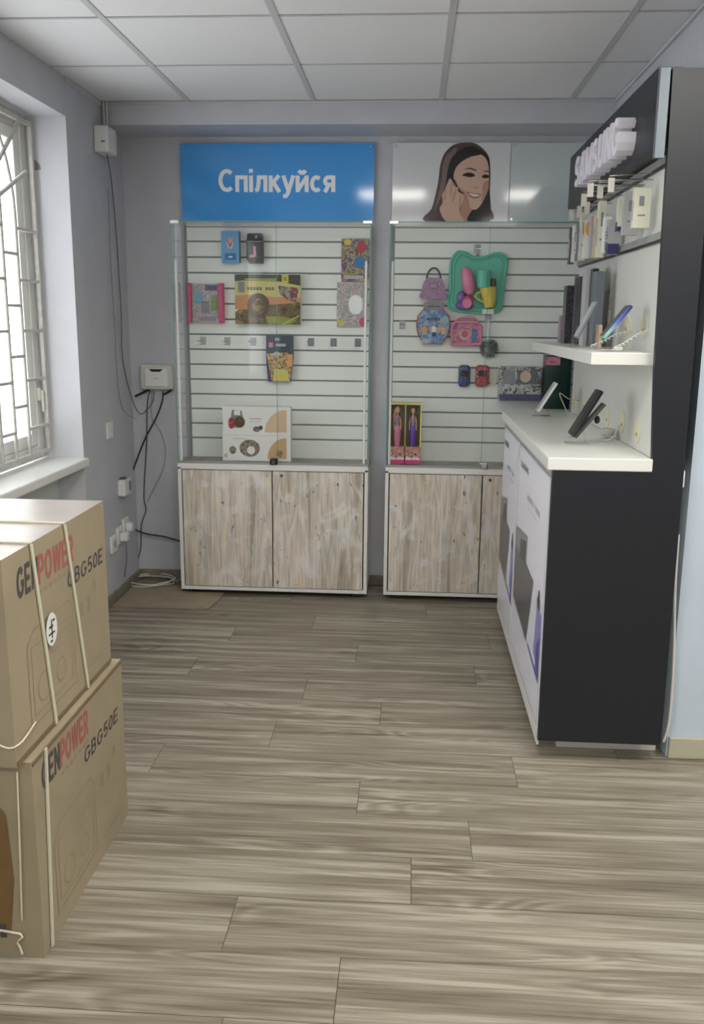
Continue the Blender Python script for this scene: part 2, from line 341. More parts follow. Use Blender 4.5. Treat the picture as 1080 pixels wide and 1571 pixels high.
M = dict(
    wall=mat('grey_blue_paint', (191, 192, 198), .6, noise=.03, nscale=6, bump=.05, bscale=80),
    wallb=mat('pale_blue_paint', (186, 198, 210), .6, noise=.02, nscale=6),
    white=mat('white_plaster', (202, 203, 208), .7, noise=.02, nscale=8, bump=.04, bscale=40),
    niche=mat('niche_plaster', (196, 202, 200), .7, noise=.04, nscale=8),
    ceil=mat('ceiling_tile', (232, 232, 234), .75, bump=.06, bscale=200),
    tbar=mat('ceiling_bar', (198, 198, 202), .5),
    pvc=mat('white_pvc', (226, 226, 222), .35), pvcd=mat('aged_pvc', (205, 203, 192), .4),
    bar=mat('white_bar_paint', (190, 187, 180), .5, noise=.1, nscale=30),
    skirt=mat('grey_oak_skirting', (128, 122, 106), .5, noise=.15, nscale=18),
    floor=floor_material(), gap=mat('dark_joint', (104, 94, 78), .9),
    edge=mat('white_melamine', (222, 221, 216), .45), shelfwood=mat('grey_wood_top', (150, 145, 135), .5, noise=.12, nscale=12),
    slat=mat('slat_white', (232, 234, 228), .5), slatgap=mat('slat_groove', (132, 138, 138), .6),
    glass=glass('cabinet_glass'), gedge=mat('glass_edge', (112, 148, 140), .15), chrome=mat('chrome', (200, 200, 200), .2, metal=1),
    clear=glass('clear_plastic', (.97, .97, .97), .1, .06, .0), bag=glass('crinkled_plastic', (.95, .95, .96), .3, .1, 1.0),
    winglass=glass('window_glass', (.97, .98, .98), .04),
    blue=mat('sign_blue', (68, 158, 232), .08), signw=mat('sign_white', (214, 215, 218), .08), signtxt=mat('sign_lettering', (244, 246, 250), .15),
    signt=mat('sign_teal', (196, 204, 206), .08),
    black=mat('black_melamine', (24, 27, 33), .42, noise=.06, nscale=30), blk=mat('black_plastic', (26, 26, 29), .3),
    worktop=mat('worktop_white', (222, 222, 216), .32), board=mat('stand_board', (206, 206, 200), .45),
    poster=mat('poster_white', (236, 236, 246), .25), silver=mat('brushed_silver', (118, 126, 132), .5, metal=.4),
    letter=mat('letter_acrylic', (228, 226, 234), .4), grom=mat('cream_grommet', (214, 208, 176), .4),
    rail=mat('grey_rail', (150, 150, 146), .4), dgrey=mat('dark_grey', (84, 84, 88), .4), mgrey=mat('mid_grey', (130, 130, 134), .4), lgrey=mat('light_grey', (176, 176, 178), .4),
    card=mat('cardboard', (154, 140, 114), .8, noise=.07, nscale=5, bump=.1, bscale=9), cardtop=mat('cardboard_taped_sheen', (178, 170, 164), .25, noise=.06, nscale=5, bump=.1, bscale=9), cardd=mat('cardboard_edge', (112, 98, 74), .85),  # box top: taped film, colour also lightened for the window's sheen
    cardb=mat('brown_film', (118, 92, 54), .5, noise=.08), strap=mat('cream_strap', (206, 200, 178), .5), ink=mat('black_ink', (74, 70, 68), .8), red=mat('red_ink', (158, 92, 82), .8), faint=mat('faint_ink', (140, 126, 102), .8),
    cable=mat('black_cable', (34, 34, 38), .5), cableg=mat('grey_cable', (96, 98, 102), .5), cablew=mat('white_cable', (210, 208, 200), .5),
    lamp=mat('lit_diffuser', (255, 252, 245), .5, emit=PANEL_STRENGTH),
    skin=mat('print_skin', (206, 172, 152), .08), skin2=mat('print_skin_shade', (178, 138, 118), .08), hair=mat('print_hair', (84, 68, 66), .08), hair2=mat('print_hair_dark', (42, 36, 38), .08), hair3=mat('print_hair_light', (122, 104, 100), .08),
    pblack=mat('print_black', (30, 32, 34), .08), lips=mat('print_lips', (164, 92, 88), .08), teeth=mat('print_teeth', (226, 216, 206), .08),
)
cols = dict(teal=(88, 184, 160), pink=(214, 128, 158), dpink=(196, 70, 112), purple=(122, 86, 160), lilac=(156, 128, 150), yellow=(214, 190, 70), yell2=(206, 198, 110),
            red=(176, 50, 62), orange=(212, 160, 96), dgreen=(22, 52, 44), navy=(52, 54, 100), lblue=(96, 156, 200), mblue=(46, 112, 168), ivory=(216, 216, 196), brown=(92, 68, 48), wood=(198, 162, 122), tan=(210, 182, 150), doll=(214, 164, 130), green=(120, 150, 60), cyan=(110, 180, 200), magenta=(206, 60, 120), violet=(100, 60, 170))
C = {k: mat('plastic_' + k, v, .35) for k, v in cols.items()}

# ------------------------------------------------------------------ the room
XL, XR, YB, YW, H = -1.517, .918, 4.515, 4.807, 2.455
YC = 2.875          # the wall turns to the right here
XF, YF = 3.6, -2.6  # far right, and the wall behind the camera
me_planks = bpy.data.meshes.new('floor')
rows = {0: -.133, 1: -.413, 2: .029, 3: .197, 4: -.135, 5: .367, 6: -.465, 7: -.087, 8: -.397, 9: -.9, 10: -.214, 11: -.81, 12: -.45, 13: .1, 14: -.6, 15: -.2, -1: -.366}
V, Fc, pv = [], [], []
LP, WPL = 1.192, .2035
for k in range(-22, 17):
    y0 = 1.605 + k * WPL; y1 = y0 + WPL; j = rows.get(k, (k * .437) % 1.19)
    g = .0009 if k not in (0, 2, 3) else .0016
    x = j - LP * 3
    while x < XF:
        a, b_ = max(x, XL - .3), min(x + LP, XF)
        if b_ > a and y0 < YW:
            o = len(V); V += [(a + .001, y0 + g, 0), (b_ - .001, y0 + g, 0), (b_ - .001, min(y1, YW), 0), (a + .001, min(y1, YW), 0)]
            Fc.append((o, o + 1, o + 2, o + 3)); pv.append((random.random(), random.random(), random.random()))
        x += LP
o0 = len(V); V += [(XL - .3, YF, -.003), (XF, YF, -.003), (XF, YW, -.003), (XL - .3, YW, -.003), (XL - .3, YF, -.05), (XF, YF, -.05), (XF, YW, -.05), (XL - .3, YW, -.05)]
Fc += [(o0, o0 + 1, o0 + 2, o0 + 3), (o0 + 4, o0 + 7, o0 + 6, o0 + 5)]; pv += [(0, 0, 0)] * 2
me_planks.from_pydata(V, [], Fc); me_planks.materials.append(M['floor']); me_planks.materials.append(M['gap'])
ca = me_planks.color_attributes.new('plank', 'FLOAT_COLOR', 'CORNER')
for p, c in zip(me_planks.polygons, pv):
    for li in p.loop_indices: ca.data[li].color = (*c, 1)
me_planks.polygons[len(Fc) - 2].material_index = 1; me_planks.polygons[len(Fc) - 1].material_index = 1
fo = bpy.data.objects.new('floor', me_planks); COL.objects.link(fo); fo['kind'] = 'structure'; WP['floor'] = Vector((0, 0, 0))

# ceiling: lay-in tiles between bars
OX, OY = -1.093, 3.308
lights_at = [(-1, -1), (1, -3), (3, -3)]
LIGHT_CELLS = {(1, -3), (3, -3), (1, -7), (3, -7), (5, -3), (5, -7)}
cb = MB(); tb = MB()
cb.box(XL - .3, XF, YF, YW, H + .03, H + .08, M['ceil'])
for i in range(-1, 8):
    for j in range(-10, 3):
        x0, y0 = OX + .6 * i, OY + .6 * j
        x1, y1 = x0 + .6, y0 + .6
        xa, xb, ya, yb = max(x0 + .012, XL), min(x1 - .012, XF), max(y0 + .012, YF), min(y1 - .012, YB)
        if xb <= xa or yb <= ya or (i, j) in LIGHT_CELLS: continue
        cb.box(xa, xb, ya, yb, H, H + .012, M['ceil'])
for i in range(0, 9):
    x = OX + .6 * i
    if x < XF: tb.box(x - .012, x + .012, YF, YB, H - .003, H + .004, M['tbar'])
for j in range(-9, 3):
    y = OY + .6 * j
    if YF < y < YB: tb.box(XL, XF, y - .005, y + .005, H - .001, H + .003, M['tbar'])
ceil = struct(cb, 'ceiling'); struct(tb, 'ceiling_grid', ceil)
struct(MB().box(XL - .3, XF, YB, YW + .1, 2.35, H + .03, M['wall']), 'trim_1')
struct(MB().box(XL - .3, XR + .1, YW, YW + .1, 0, 2.35, M['wall']), 'wall_back')
struct(MB().box(XR, XR + .1, YC + .1, YW, 0, H + .03, M['wall']), 'wall_right')
struct(MB().box(XR - .025, XF, YC, YC + .1, 0, H + .03, M['wallb']), 'wall_corner')
struct(MB().box(XF, XF + .1, YF, YC, 0, H + .03, M['wall']), 'wall_far_right')
# wall behind the camera
struct(MB().box(XL - .4, XF, YF - .1, YF, 0, H + .03, M['wall']), 'wall_front')
# left wall: openings with white reveals and a recess under the sill
WZ0, WZ1, WY1 = .805, 2.293, 4.043
WY0 = 2.15
XO = -1.76
lw = MB()
lw.box(XO, XL, WY1, YW, 0, H + .03, M['wall'])
lw.box(XO, XL, WY0, WY1, WZ1, H + .03, M['wall'])
lw.box(XO, XL, .7, WY0, 0, H + .03, M['wall']); lw.box(XO, XL, YF, -1.2, 0, H + .03, M['wall'])
lw.box(XO, XL, -1.2, .7, WZ1, H + .03, M['wall']); lw.box(XO, XL, -1.2, .7, 0, WZ0, M['wall'])
lw.box(XO, XL - .13, WY0, WY1, 0, WZ0 - .04, M['niche'])
e_ = .002
lw.box(XO, XL + .0005, WY1 - e_, WY1 + .0, 0, WZ1, M['white'])
lw.box(XO, XL + .0005, WY0, WY0 + e_, 0, WZ1, M['white'])
lw.box(XO, XL + .0005, WY0, WY1, WZ1 - e_, WZ1, M['white'])
wl = struct(lw, 'wall_left')
# skirting boards
struct(MB().box(XL + .014, XR, YW - .014, YW, 0, .055, M['skirt']), 'baseboard_back', bevel=.003)
struct(MB().box(XL, XL + .014, WY1 + .0, YW, 0, .055, M['skirt']), 'baseboard_left', bevel=.003)
struct(MB().box(XR - .02, XF, YC - .014, YC, 0, .075, mat('pale_skirting', (176, 172, 150), .5)), 'baseboard_right', bevel=.003)
struct(MB().box(XL, XL + .008, WY1, YB, H - .022, H - .003, M['tbar']).box(XL, XR, YB - .006, YB, H - .012, H - .003, M['tbar']).box(XR - .012, XR, YC, YB, H - .014, H - .003, M['tbar']), 'trim_2')

# window in the left wall
win = MB(); XWf = -1.70
def frame(mb, y0, y1, z0, z1, t, x0, x1, m):
    mb.box(x0, x1, y0, y0 + t, z0, z1, m); mb.box(x0, x1, y1 - t, y1, z0, z1, m)
    mb.box(x0, x1, y0 + t, y1 - t, z0, z0 + t, m); mb.box(x0, x1, y0 + t, y1 - t, z1 - t, z1, m)
frame(win, WY0, WY1, WZ0, WZ1, .06, XWf - .06, XWf, M['pvc'])
w1 = win.build('window_1', None, .004); w1['kind'] = 'structure'
sash = MB()
for a, b_ in ((WY0 + .06, 2.82), (2.82, 3.44), (3.44, WY1 - .06)): frame(sash, a + .004, b_ - .004, WZ0 + .064, WZ1 - .064, .055, XWf - .05, XWf - .006, M['pvc'])
sash.build('window_sash', w1, .004)
pn = MB(); pn.box(XWf - .03, XWf - .026, WY0 + .1, WY1 - .1, WZ0 + .11, WZ1 - .11, M['winglass']); pn.build('pane', w1)
sl = MB(); sl.rbox(XWf, XL + .025, WY0 - .02, WY1 + .004, WZ0 - .04, WZ0, M['pvc'], .006); sl.build('window_sill', w1)
hd = MB(); hd.rbox(XWf, XWf + .018, 3.985, 4.005, 1.07, 1.13, M['pvcd'], .004); hd.rbox(XWf + .018, XWf + .03, 3.99, 4.002, 1.02, 1.12, M['pvcd'], .004); hd.build('window_handle', w1)
mk = MB(); fm = Face(mk, (-1.52, WY1 - e_, 0), (1, 0, 0), (0, 0, 1), (0, -1, 0))
q = [onY(50, 242, WY1 - .003), onY(51, 262, WY1 - .003), onY(63, 260, WY1 - .003), onY(61, 252, WY1 - .003), onY(54, 246, WY1 - .003)]
mk.add(q, [(0, 1, 2, 3, 4)], M['mgrey']); mk.build('chipped_plaster', wl)
# unseen second window beside the camera, added to light from the left
def plain_window(n, x0, x1, y0, y1, z0, z1):
    mb = MB(); t = .06
    if x1 - x0 < .2:
        frame(mb, y0, y1, z0, z1, t, x0, x1, M['pvc']); mb.box(x0, x1, (y0 + y1) / 2 - .03, (y0 + y1) / 2 + .03, z0 + t, z1 - t, M['pvc'])
    else:
        mb.box(x0, x0 + t, y0, y1, z0, z1, M['pvc']); mb.box(x1 - t, x1, y0, y1, z0, z1, M['pvc']); mb.box(x0 + t, x1 - t, y0, y1, z0, z0 + t, M['pvc']); mb.box(x0 + t, x1 - t, y0, y1, z1 - t, z1, M['pvc'])
        mb.box((x0 + x1) / 2 - .03, (x0 + x1) / 2 + .03, y0, y1, z0 + t, z1 - t, M['pvc'])
    o = mb.build(n, None, .004); o['kind'] = 'structure'
    return o
plain_window('window_added', -1.76, -1.70, -1.2, .7, WZ0, WZ1)

# window grille
g = thing('window_grille', 'white painted steel security grille of staggered bars across the window', 'window grille', (-1.668, 3.1, WZ0 + .03))
fr = MB(); frame(fr, WY0 + .02, WY1 - .02, WZ0 + .03, WZ1 - .03, .018, -1.676, -1.660, M['bar']); fr.build('grille_frame', g)
ub = [3.806 - .135 * k for k in range(12)]
bars = MB()
for k, y in enumerate(ub):
    if y < WY0 + .05: break
    b_ = MB(); top = 1.86 + .02 * k
    pts = [(-1.668, y, WZ0 + .045), (-1.668, y, top)] + [(-1.668, y - .18 * (t / 6) ** 2, top + .40 * t / 6) for t in range(1, 7)]
    if pts[-1][1] < WY0 + .04 or k > 8: pts = pts[:2]
    pts = [(x, yy, min(z, WZ1 - .045)) for x, yy, z in pts]
    b_.tube(pts, .0075, M['bar'], 6); b_.build('grille_bar', g)
for k in range(-1, 11):
    ya = (ub[k] if k >= 0 else WY1 - .035); yb = ub[k + 1] if k + 1 < len(ub) else WY0 + .04
    for n in range(5):
        z = .963 + .211 * n + (0 if k % 2 else .105)
        if k > -1 and z > 1.84: continue
        MB().box(-1.675, -1.661, yb, ya, z - .006, z + .006, M['bar']).build('grille_rung', g)
for a, b_ in (((3.936, 2.05), (3.40, 1.80)), ((3.90, 2.25), (3.45, 1.86)), ((3.6, 2.25), (3.3, 1.9))):
    MB().tube([(-1.661, *a), (-1.661, *b_)], .009, M['bar'], 6).build('grille_ray', g)

# ceiling light panels (real lamps: lit diffusers in the grid)
first = None
desc = {(1, -3): 'square recessed ceiling light panel ahead of the camera, left one', (3, -3): 'square recessed ceiling light panel nearer the black display stand', (5, -3): 'square recessed ceiling light panel farthest right', (1, -7): 'square recessed ceiling light panel behind the camera, left one', (3, -7): 'square recessed ceiling light panel behind the camera, middle one', (5, -7): 'square recessed ceiling light panel behind the camera, right one'}
for c in ((1, -3), (3, -3), (5, -3), (1, -7), (3, -7), (5, -7)):
    x, y = OX + .6 * c[0] + .3, OY + .6 * c[1] + .3
    if first is None:
        first = thing('ceiling_light', desc[c], 'ceiling light', (x, y, H), 'square light panels in the ceiling grid'); fc = (x, y)
        m_ = MB(); 
        m_.box(x - .288, x + .288, y - .288, y - .268, H - .004, H + .012, M['pvc']); m_.box(x - .288, x + .288, y + .268, y + .288, H - .004, H + .012, M['pvc'])
        m_.box(x - .288, x - .268, y - .268, y + .268, H - .004, H + .012, M['pvc']); m_.box(x + .268, x + .288, y - .268, y + .268, H - .004, H + .012, M['pvc']); m_.build('light_frame', first)
        MB().box(x - .268, x + .268, y - .268, y + .268, H + .002, H + .01, M['lamp']).build('diffuser', first)
    else: dup(first, (x - fc[0], y - fc[1], 0), desc[c])

# ------------------------------------------------------------------ display cabinets
SLY = 4.765
zs = [1.913 - .0786 * k for k in range(1, 15)]
def cabinet(x0, x1, label, seam, doorsplit, woods, lockx, lockm):
    yf, yb, z0, zc, zt = 4.521, 4.795, .03, .71, 1.912
    t = thing('display_cabinet', label, 'display cabinet', ((x0 + x1) / 2, (yf + yb) / 2, 0))
    b = MB(); T = .018
    b.box(x0, x0 + T, yf, yb, z0, zc - T, M['edge']); b.box(x1 - T, x1, yf, yb, z0, zc - T, M['edge'])
    b.box(x0, x1, yf, yf + .004, zc - T - .012, zc, M['edge']); b.box(x0, x1, yf + .004, yb, zc - T, zc, M['shelfwood'])
    b.box(x0 + T, x1 - T, yf, yb, z0, z0 + T, M['edge']); b.box(x0 + T, x1 - T, yb - .006, yb, z0 + T, zc - T, M['edge'])
    b.box(x0 + T, x1 - T, yf + .03, yf + .034, z0 + T, zc - T, M['blk']); b.build('base_carcass', t, .0015)
    for a, c in ((x0 + .05, yf + .04), (x1 - .08, yf + .04), (x0 + .05, yb - .07), (x1 - .08, yb - .07)): MB().box(a, a + .03, c, c + .03, 0, z0, M['blk']).build('foot', t)
    d1 = MB().box(x0 + T + .006, doorsplit - .003, yf + .001, yf + .019, z0 + T + .004, zc - T - .016, woods[0]); d1 = d1.build('door', t, .001)
    d2 = MB().box(doorsplit + .003, x1 - T - .006, yf + .001, yf + .019, z0 + T + .004, zc - T - .016, woods[1]).build('door', t, .001)
    MB().cone((lockx[1], yf + .001, .655), (lockx[1], yf - .006, .655), .008, .008, M['dgrey']).build('door_lock', d2)
    s = MB(); s.box(x0 + .006, x1 - .006, SLY + .008, SLY + .022, zc, zt, M['slatgap'])
    zz = [zt - .004] + zs + [zc]
    for a, c in zip(zz[:-1], zz[1:]):
        lo = c + (.0045 if c > zc + .01 else 0)
        s.box(x0 + .022, x1 - .012, SLY, SLY + .010, lo, a - .0045, M['slat'])
    s.build('slat_panel', t, .001)
    gt = .006
    for xa in (x0, x1 - gt):
        p = MB().box(xa, xa + gt, yf + .006, yb, zc + .002, zt, M['glass']).build('side_glass', t)
        MB().box(xa, xa + gt, yf + .0005, yf + .006, zc + .002, zt, M['gedge']).box(xa, xa + gt, yf, yb, zt, zt + .0012, M['gedge']).build('glass_edge', p)
    p = MB().box(x0 + gt, x1 - gt, yf + .006, yb, zt - gt, zt, M['glass']).build('top_glass', t)
    MB().box(x0 + gt, x1 - gt, yf + .0005, yf + .006, zt - gt, zt, M['gedge']).build('glass_edge', p)
    for k, (a, c, yy) in enumerate(((x0 + .012, seam + .02, yf + .018), (seam, x1 - .012, yf + .008))):
        p = MB().box(a, c, yy, yy + .005, zc + .012, zt - .02, M['glass']).build('sliding_glass_door', t)
        e = MB(); e.box(a if k == 0 else a - .0006, a + .0016 if k == 0 else a + .0012, yy - .0002, yy + .0052, zc + .012, zt - .02, M['gedge']); e.build('glass_edge', p)
    MB().box(x0 + .006, x1 - .006, yf + .004, yf + .028, zc, zc + .011, M['rail']).build('bottom_track', t)
    MB().box(x0 + .006, x1 - .006, yf + .004, yf + .028, zt - .02, zt - .008, M['clear']).build('top_track', t)
    for a in (x0 + .012, x1 - .03): MB().rbox(a, a + .012, yf + .014, yf + .02, zc + .012, 1.727, M['pvc'], .003).build('reflection_strip', t)  # white strips that draw the window's reflection along the glass edges
    for a in (x0 - .001, x1 - .04): MB().rbox(a, a + .045, yf - .002, yf + .012, zt - .014, zt + .004, M['chrome'], .003).build('glass_clamp', t)
    MB().rbox(lockx[0] - .02, lockx[0] + .02, yf - .012, yf + .02, zc + .001, zc + .034, lockm, .006).cone((lockx[0], yf - .013, zc + .018), (lockx[0], yf - .02, zc + .018), .009, .009, M['chrome']).build('slider_lock', t)
    return t
W = [bleached_wood('bleached_wood_a', 1.3), bleached_wood('bleached_wood_b', 5.1), bleached_wood('bleached_wood_c', 8.4), bleached_wood('bleached_wood_d', 2.9)]
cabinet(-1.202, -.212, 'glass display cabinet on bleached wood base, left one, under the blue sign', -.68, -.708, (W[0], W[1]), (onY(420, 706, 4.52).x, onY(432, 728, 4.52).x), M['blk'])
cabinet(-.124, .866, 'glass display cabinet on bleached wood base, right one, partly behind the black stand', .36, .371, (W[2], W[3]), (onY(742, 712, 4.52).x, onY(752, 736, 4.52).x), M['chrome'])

# ------------------------------------------------------------------ wall signs
def sign(x0, x1, z0, z1, m, y=4.786):
    b = MB(); b.box(x0, x1, y, y + .006, z0, z1, m); return b, Face(b, (0, y, 0), (1, 0, 0), (0, 0, 1), (0, -1, 0))
def screws(t, pts, y=4.786):
    for x, z in pts: MB().cone((x, y, z), (x, y - .005, z), .007, .005, M['chrome'], 10).build('sign_screw', t)
t = thing('wall_sign', 'glossy blue wall sign with white Cyrillic lettering over the left cabinet', 'sign', (-.709, 4.79, 1.935))
b, f = sign(-1.207, -.214, 1.935, 2.316, M['blue'])
glyphs(f, 'Спілкуйся', -1.012, -.412, 2.080, .112, M['signtxt'], 1, .175, gap=.075)
b.build('sign_panel', t); screws(t, [(-1.19, 2.30), (-.235, 2.296)])
t = thing('wall_sign', 'glossy white wall sign picturing a smiling long haired woman holding a phone', 'sign', (.17, 4.79, 1.935))
b, f = sign(-.121, .467, 1.935, 2.316, M['signw'])
def P7(pts, m, l, n=4):
    q = [onY(640 + x / 7.714, 210 + y / 7.714, 4.786) for x, y in pts]
    f.poly([(v.x, max(1.936, min(v.z, 2.3155))) for v in smooth_loop([tuple(a) for a in q], n)], m, l)
P7([(100, 1000), (170, 850), (215, 690), (250, 520), (270, 350), (310, 220), (380, 130), (470, 80), (600, 66), (700, 84), (790, 150), (845, 230), (862, 330), (862, 600), (855, 800), (856, 1000)], M['hair'], 1)
P7([(330, 250), (400, 170), (470, 120), (440, 240), (385, 340), (345, 480), (320, 620), (260, 760), (200, 880), (240, 720), (290, 500), (300, 350)], M['hair3'], 2)
P7([(540, 760), (620, 840), (660, 850), (640, 900), (610, 1000), (500, 1000)], M['skin2'], 2)
P7([(640, 880), (700, 860), (760, 800), (830, 690), (856, 640), (852, 1000), (600, 1000)], M['pblack'], 3)
P7([(430, 500), (434, 410), (480, 330), (560, 270), (640, 230), (740, 208), (800, 240), (838, 300), (850, 420), (845, 590), (800, 710), (755, 800), (700, 858), (640, 850), (570, 790), (500, 710), (450, 610)], M['skin'], 4)
P7([(500, 600), (560, 640), (600, 720), (620, 830), (560, 780), (500, 700), (460, 620)], M['skin2'], 5)
P7([(780, 560), (840, 520), (842, 600), (800, 700), (760, 780), (770, 680)], M['skin2'], 5)
P7([(350, 560), (360, 400), (410, 250), (520, 150), (640, 110), (740, 160), (752, 208), (640, 235), (540, 285), (470, 350), (435, 430), (425, 520), (385, 500)], M['hair2'], 6)
P7([(752, 205), (740, 150), (800, 190), (848, 260), (864, 380), (860, 600), (848, 560), (848, 420), (836, 310), (800, 240)], M['hair2'], 6)
P7([(532, 455), (590, 424), (655, 432), (684, 462), (630, 478), (580, 470)], M['hair2'], 7)
P7([(762, 470), (800, 446), (846, 458), (840, 486), (790, 490)], M['hair2'], 7)
P7([(560, 388), (620, 366), (700, 392), (692, 404), (620, 382)], M['hair'], 7)
P7([(785, 412), (825, 398), (846, 408), (842, 416)], M['hair'], 7)
P7([(664, 580), (690, 596), (724, 592), (722, 606), (680, 606)], M['skin2'], 7)
P7([(586, 652), (650, 664), (752, 682), (728, 718), (680, 730), (622, 708)], M['lips'], 7)
P7([(606, 668), (670, 676), (738, 690), (706, 708), (650, 702)], M['teeth'], 8)
P7([(420, 500), (446, 516), (510, 640), (548, 660), (520, 690), (480, 640)], M['pblack'], 8)
P7([(265, 860), (300, 780), (295, 690), (330, 620), (362, 540), (385, 492), (412, 520), (440, 590), (480, 596), (488, 650), (532, 676), (546, 730), (528, 790), (500, 870), (520, 930), (545, 1000), (345, 1000)], M['skin'], 9)
for a in ([(398, 560), (408, 570), (404, 690), (392, 700)], [(452, 630), (464, 636), (428, 760), (414, 760)], [(506, 700), (520, 700), (510, 820), (494, 860)], [(330, 640), (340, 642), (330, 740), (318, 740)]): P7(a, M['skin2'], 10, 3)
b.build('sign_panel', t); screws(t, [(-.105, 2.30)])
t = thing('wall_sign', 'plain white glossy wall sign to the right of the woman picture', 'sign', (.68, 4.79, 1.935))
b, f = sign(.4695, .90, 1.935, 2.315, M['signt']); b.build('sign_panel', t); screws(t, [(.484, 1.95), (.484, 2.30)])

# ------------------------------------------------------------------ wall electrics and cables
t = thing('junction_box', 'white plastic box high in the corner under the ceiling with two short conduits', 'junction box', (-1.478, 4.45, 2.20))
MB().rbox(-1.516, -1.446, 4.38, 4.514, 2.205, 2.325, M['pvc'], .01, 3).box(-1.48, -1.462, 4.3785, 4.38, 2.25, 2.255, M['blk']).build('box_body', t)
for x in (-1.500, -1.486): MB().tube([(x, 4.50, 2.32), (x, 4.50, H - .004)], .006, M['pvcd']).build('conduit', t)
t = thing('router', 'white rounded wireless router on the back wall with two black stub antennas', 'router', (-1.375, 4.78, 1.066))
a = onY(213, 559, 4.77); c = onY(266, 599, 4.77)
rb = MB(); rb.rbox(a.x, c.x, 4.772, 4.806, c.z, a.z, M['pvcd'], .016, 4); rb.rbox(a.x + .028, c.x - .03, 4.766, 4.776, c.z + .018, a.z - .018, M['pvc'], .006, 3)
fr = Face(rb, (0, 4.766, 0), (1, 0, 0), (0, 0, 1), (0, -1, 0)); mx = (a.x + c.x) / 2
fr.poly([(mx - .04, a.z - .024), (mx + .04, a.z - .024), (mx + .022, a.z - .038), (mx - .022, a.z - .038)], M['blk'])
fr.rect(mx - .014, a.z - .075, mx + .014, a.z - .071, M['lgrey'], 1); rb.build('router_body', t)
for p, q in (((230, 597), (207, 608)), ((252, 605), (263, 598))):
    MB().tube([onY(*p, 4.785), onY(*q, 4.775)], .006, M['blk']).build('antenna', t)
def yz_box(name, label, cat, u0, v0, u1, v1, th, b=.006, m='pvc'):
    a = onX(u0, v0, XL); c = onX(u1, v1, XL)
    mb = MB().rbox(XL, XL + th, a.y, c.y, min(a.z, c.z), max(a.z, c.z), M[m], b, 3)
    return mb, a, c
mb, a, c = yz_box('', '', '', 161, 652, 172, 668, .012); cy, cz = (a.y + c.y) / 2, (a.z + c.z) / 2
mb = MB().rbox(XL, XL + .01, cy - .042, cy + .042, cz - .042, cz + .042, M['pvc'], .004, 3).rbox(XL + .01, XL + .014, cy - .025, cy + .025, cz - .028, cz + .028, M['pvc'], .002)
tag(mb.build('light_switch'), 'white wall switch on the left wall beside the window', 'light switch')
mb, a, c = yz_box('', '', '', 178, 737, 190, 755, .035)
t = thing('wall_thermostat', 'small white boxy controller on the left wall below the switch', 'controller', (XL, (a.y + c.y) / 2, c.z))
MB().rbox(XL, XL + .04, 4.50, 4.60, .53, .615, M['pvc'], .005).build('case', t); MB().box(XL + .0402, XL + .043, 4.565, 4.59, .55, .6, M['mgrey']).box(XL, XL + .03, 4.53, 4.57, .615, .622, M['dgrey']).build('dial', t)
t = thing('power_socket', 'white triple wall socket low on the left wall with plugs and a hanging flex', 'socket', (XL, 4.47, .25))
for k, (yy, z) in enumerate(((4.33, .26), (4.43, .285), (4.53, .31))):
    s_ = MB().rbox(XL, XL + .014, yy, yy + .092, z, z + .09, M['pvc'], .006, 3).cone((XL + .014, yy + .046, z + .045), (XL + .016, yy + .046, z + .045), .02, .02, M['lgrey']).build('socket_plate', t)
MB().rbox(XL + .015, XL + .055, 4.45, 4.50, .30, .345, M['pvc'], .008, 3).rbox(XL + .015, XL + .05, 4.545, 4.59, .33, .375, M['pvc'], .008, 3).build('plug', t)
MB().tube(smooth_loop([(XL + .04, 4.47, .30), (XL + .045, 4.46, .22), (XL + .03, 4.47, .13), (XL + .02, 4.48, .10)], 5, False), .003, M['cableg']).build('flex', t)
def cable(name, label, pts, r, m, y=None, cat='cable'):
    tag(MB().tube(smooth_loop([tuple(p) for p in pts], 6, False), r, m, 6).build(name), label, cat)
Yc = 4.798
cable('network_cable', 'thin grey cable looping from the corner box down to the router', [(-1.478, 4.45, 2.205)] + [onX(u, v, XL + .012) for u, v in ((170, 270), (176, 330), (181, 400), (186, 480), (188, 550))] + [(-1.50, 4.74, onX(192, 610, XL + .01).z)] + [onY(u, v, 4.785) for u, v in ((214, 634), (226, 628), (235, 614))] + [onY(236, 600, 4.785)], .0028, M['cableg'])
cable('network_cable', 'second thin grey cable hanging beside the first in the corner', [onX(u, v, XL + .006) for u, v in ((166, 290), (170, 400), (176, 500), (181, 590), (190, 630))] + [(-1.49, 4.79, onX(200, 645, XL + .01).z)], .0016, M['mgrey'])
cable('power_cable', 'thick black cable curving from the router down behind the left cabinet', [onY(u, v, 4.775) for u, v in ((250, 600), (249, 615), (240, 640), (224, 670), (210, 705), (198, 740), (193, 770), (196, 795), (208, 812), (225, 819), (250, 823), (276, 830))], .0045, M['cable'])
cable('power_cable', 'thin dark cable hanging straight from the router down to the floor', [onY(u, v, 4.797) for u, v in ((230, 599), (226, 620), (225, 680), (222, 730), (221, 765), (224, 783), (217, 805), (216, 840), (211, 862), (213, 878))], .0026, M['cable'])
cable('network_cable', 'faint grey cable bowing out to the right below the router', [onY(u, v, 4.80) for u, v in ((233, 600), (233, 640), (245, 660), (254, 690), (250, 720), (238, 745), (226, 770))], .0018, M['mgrey'])
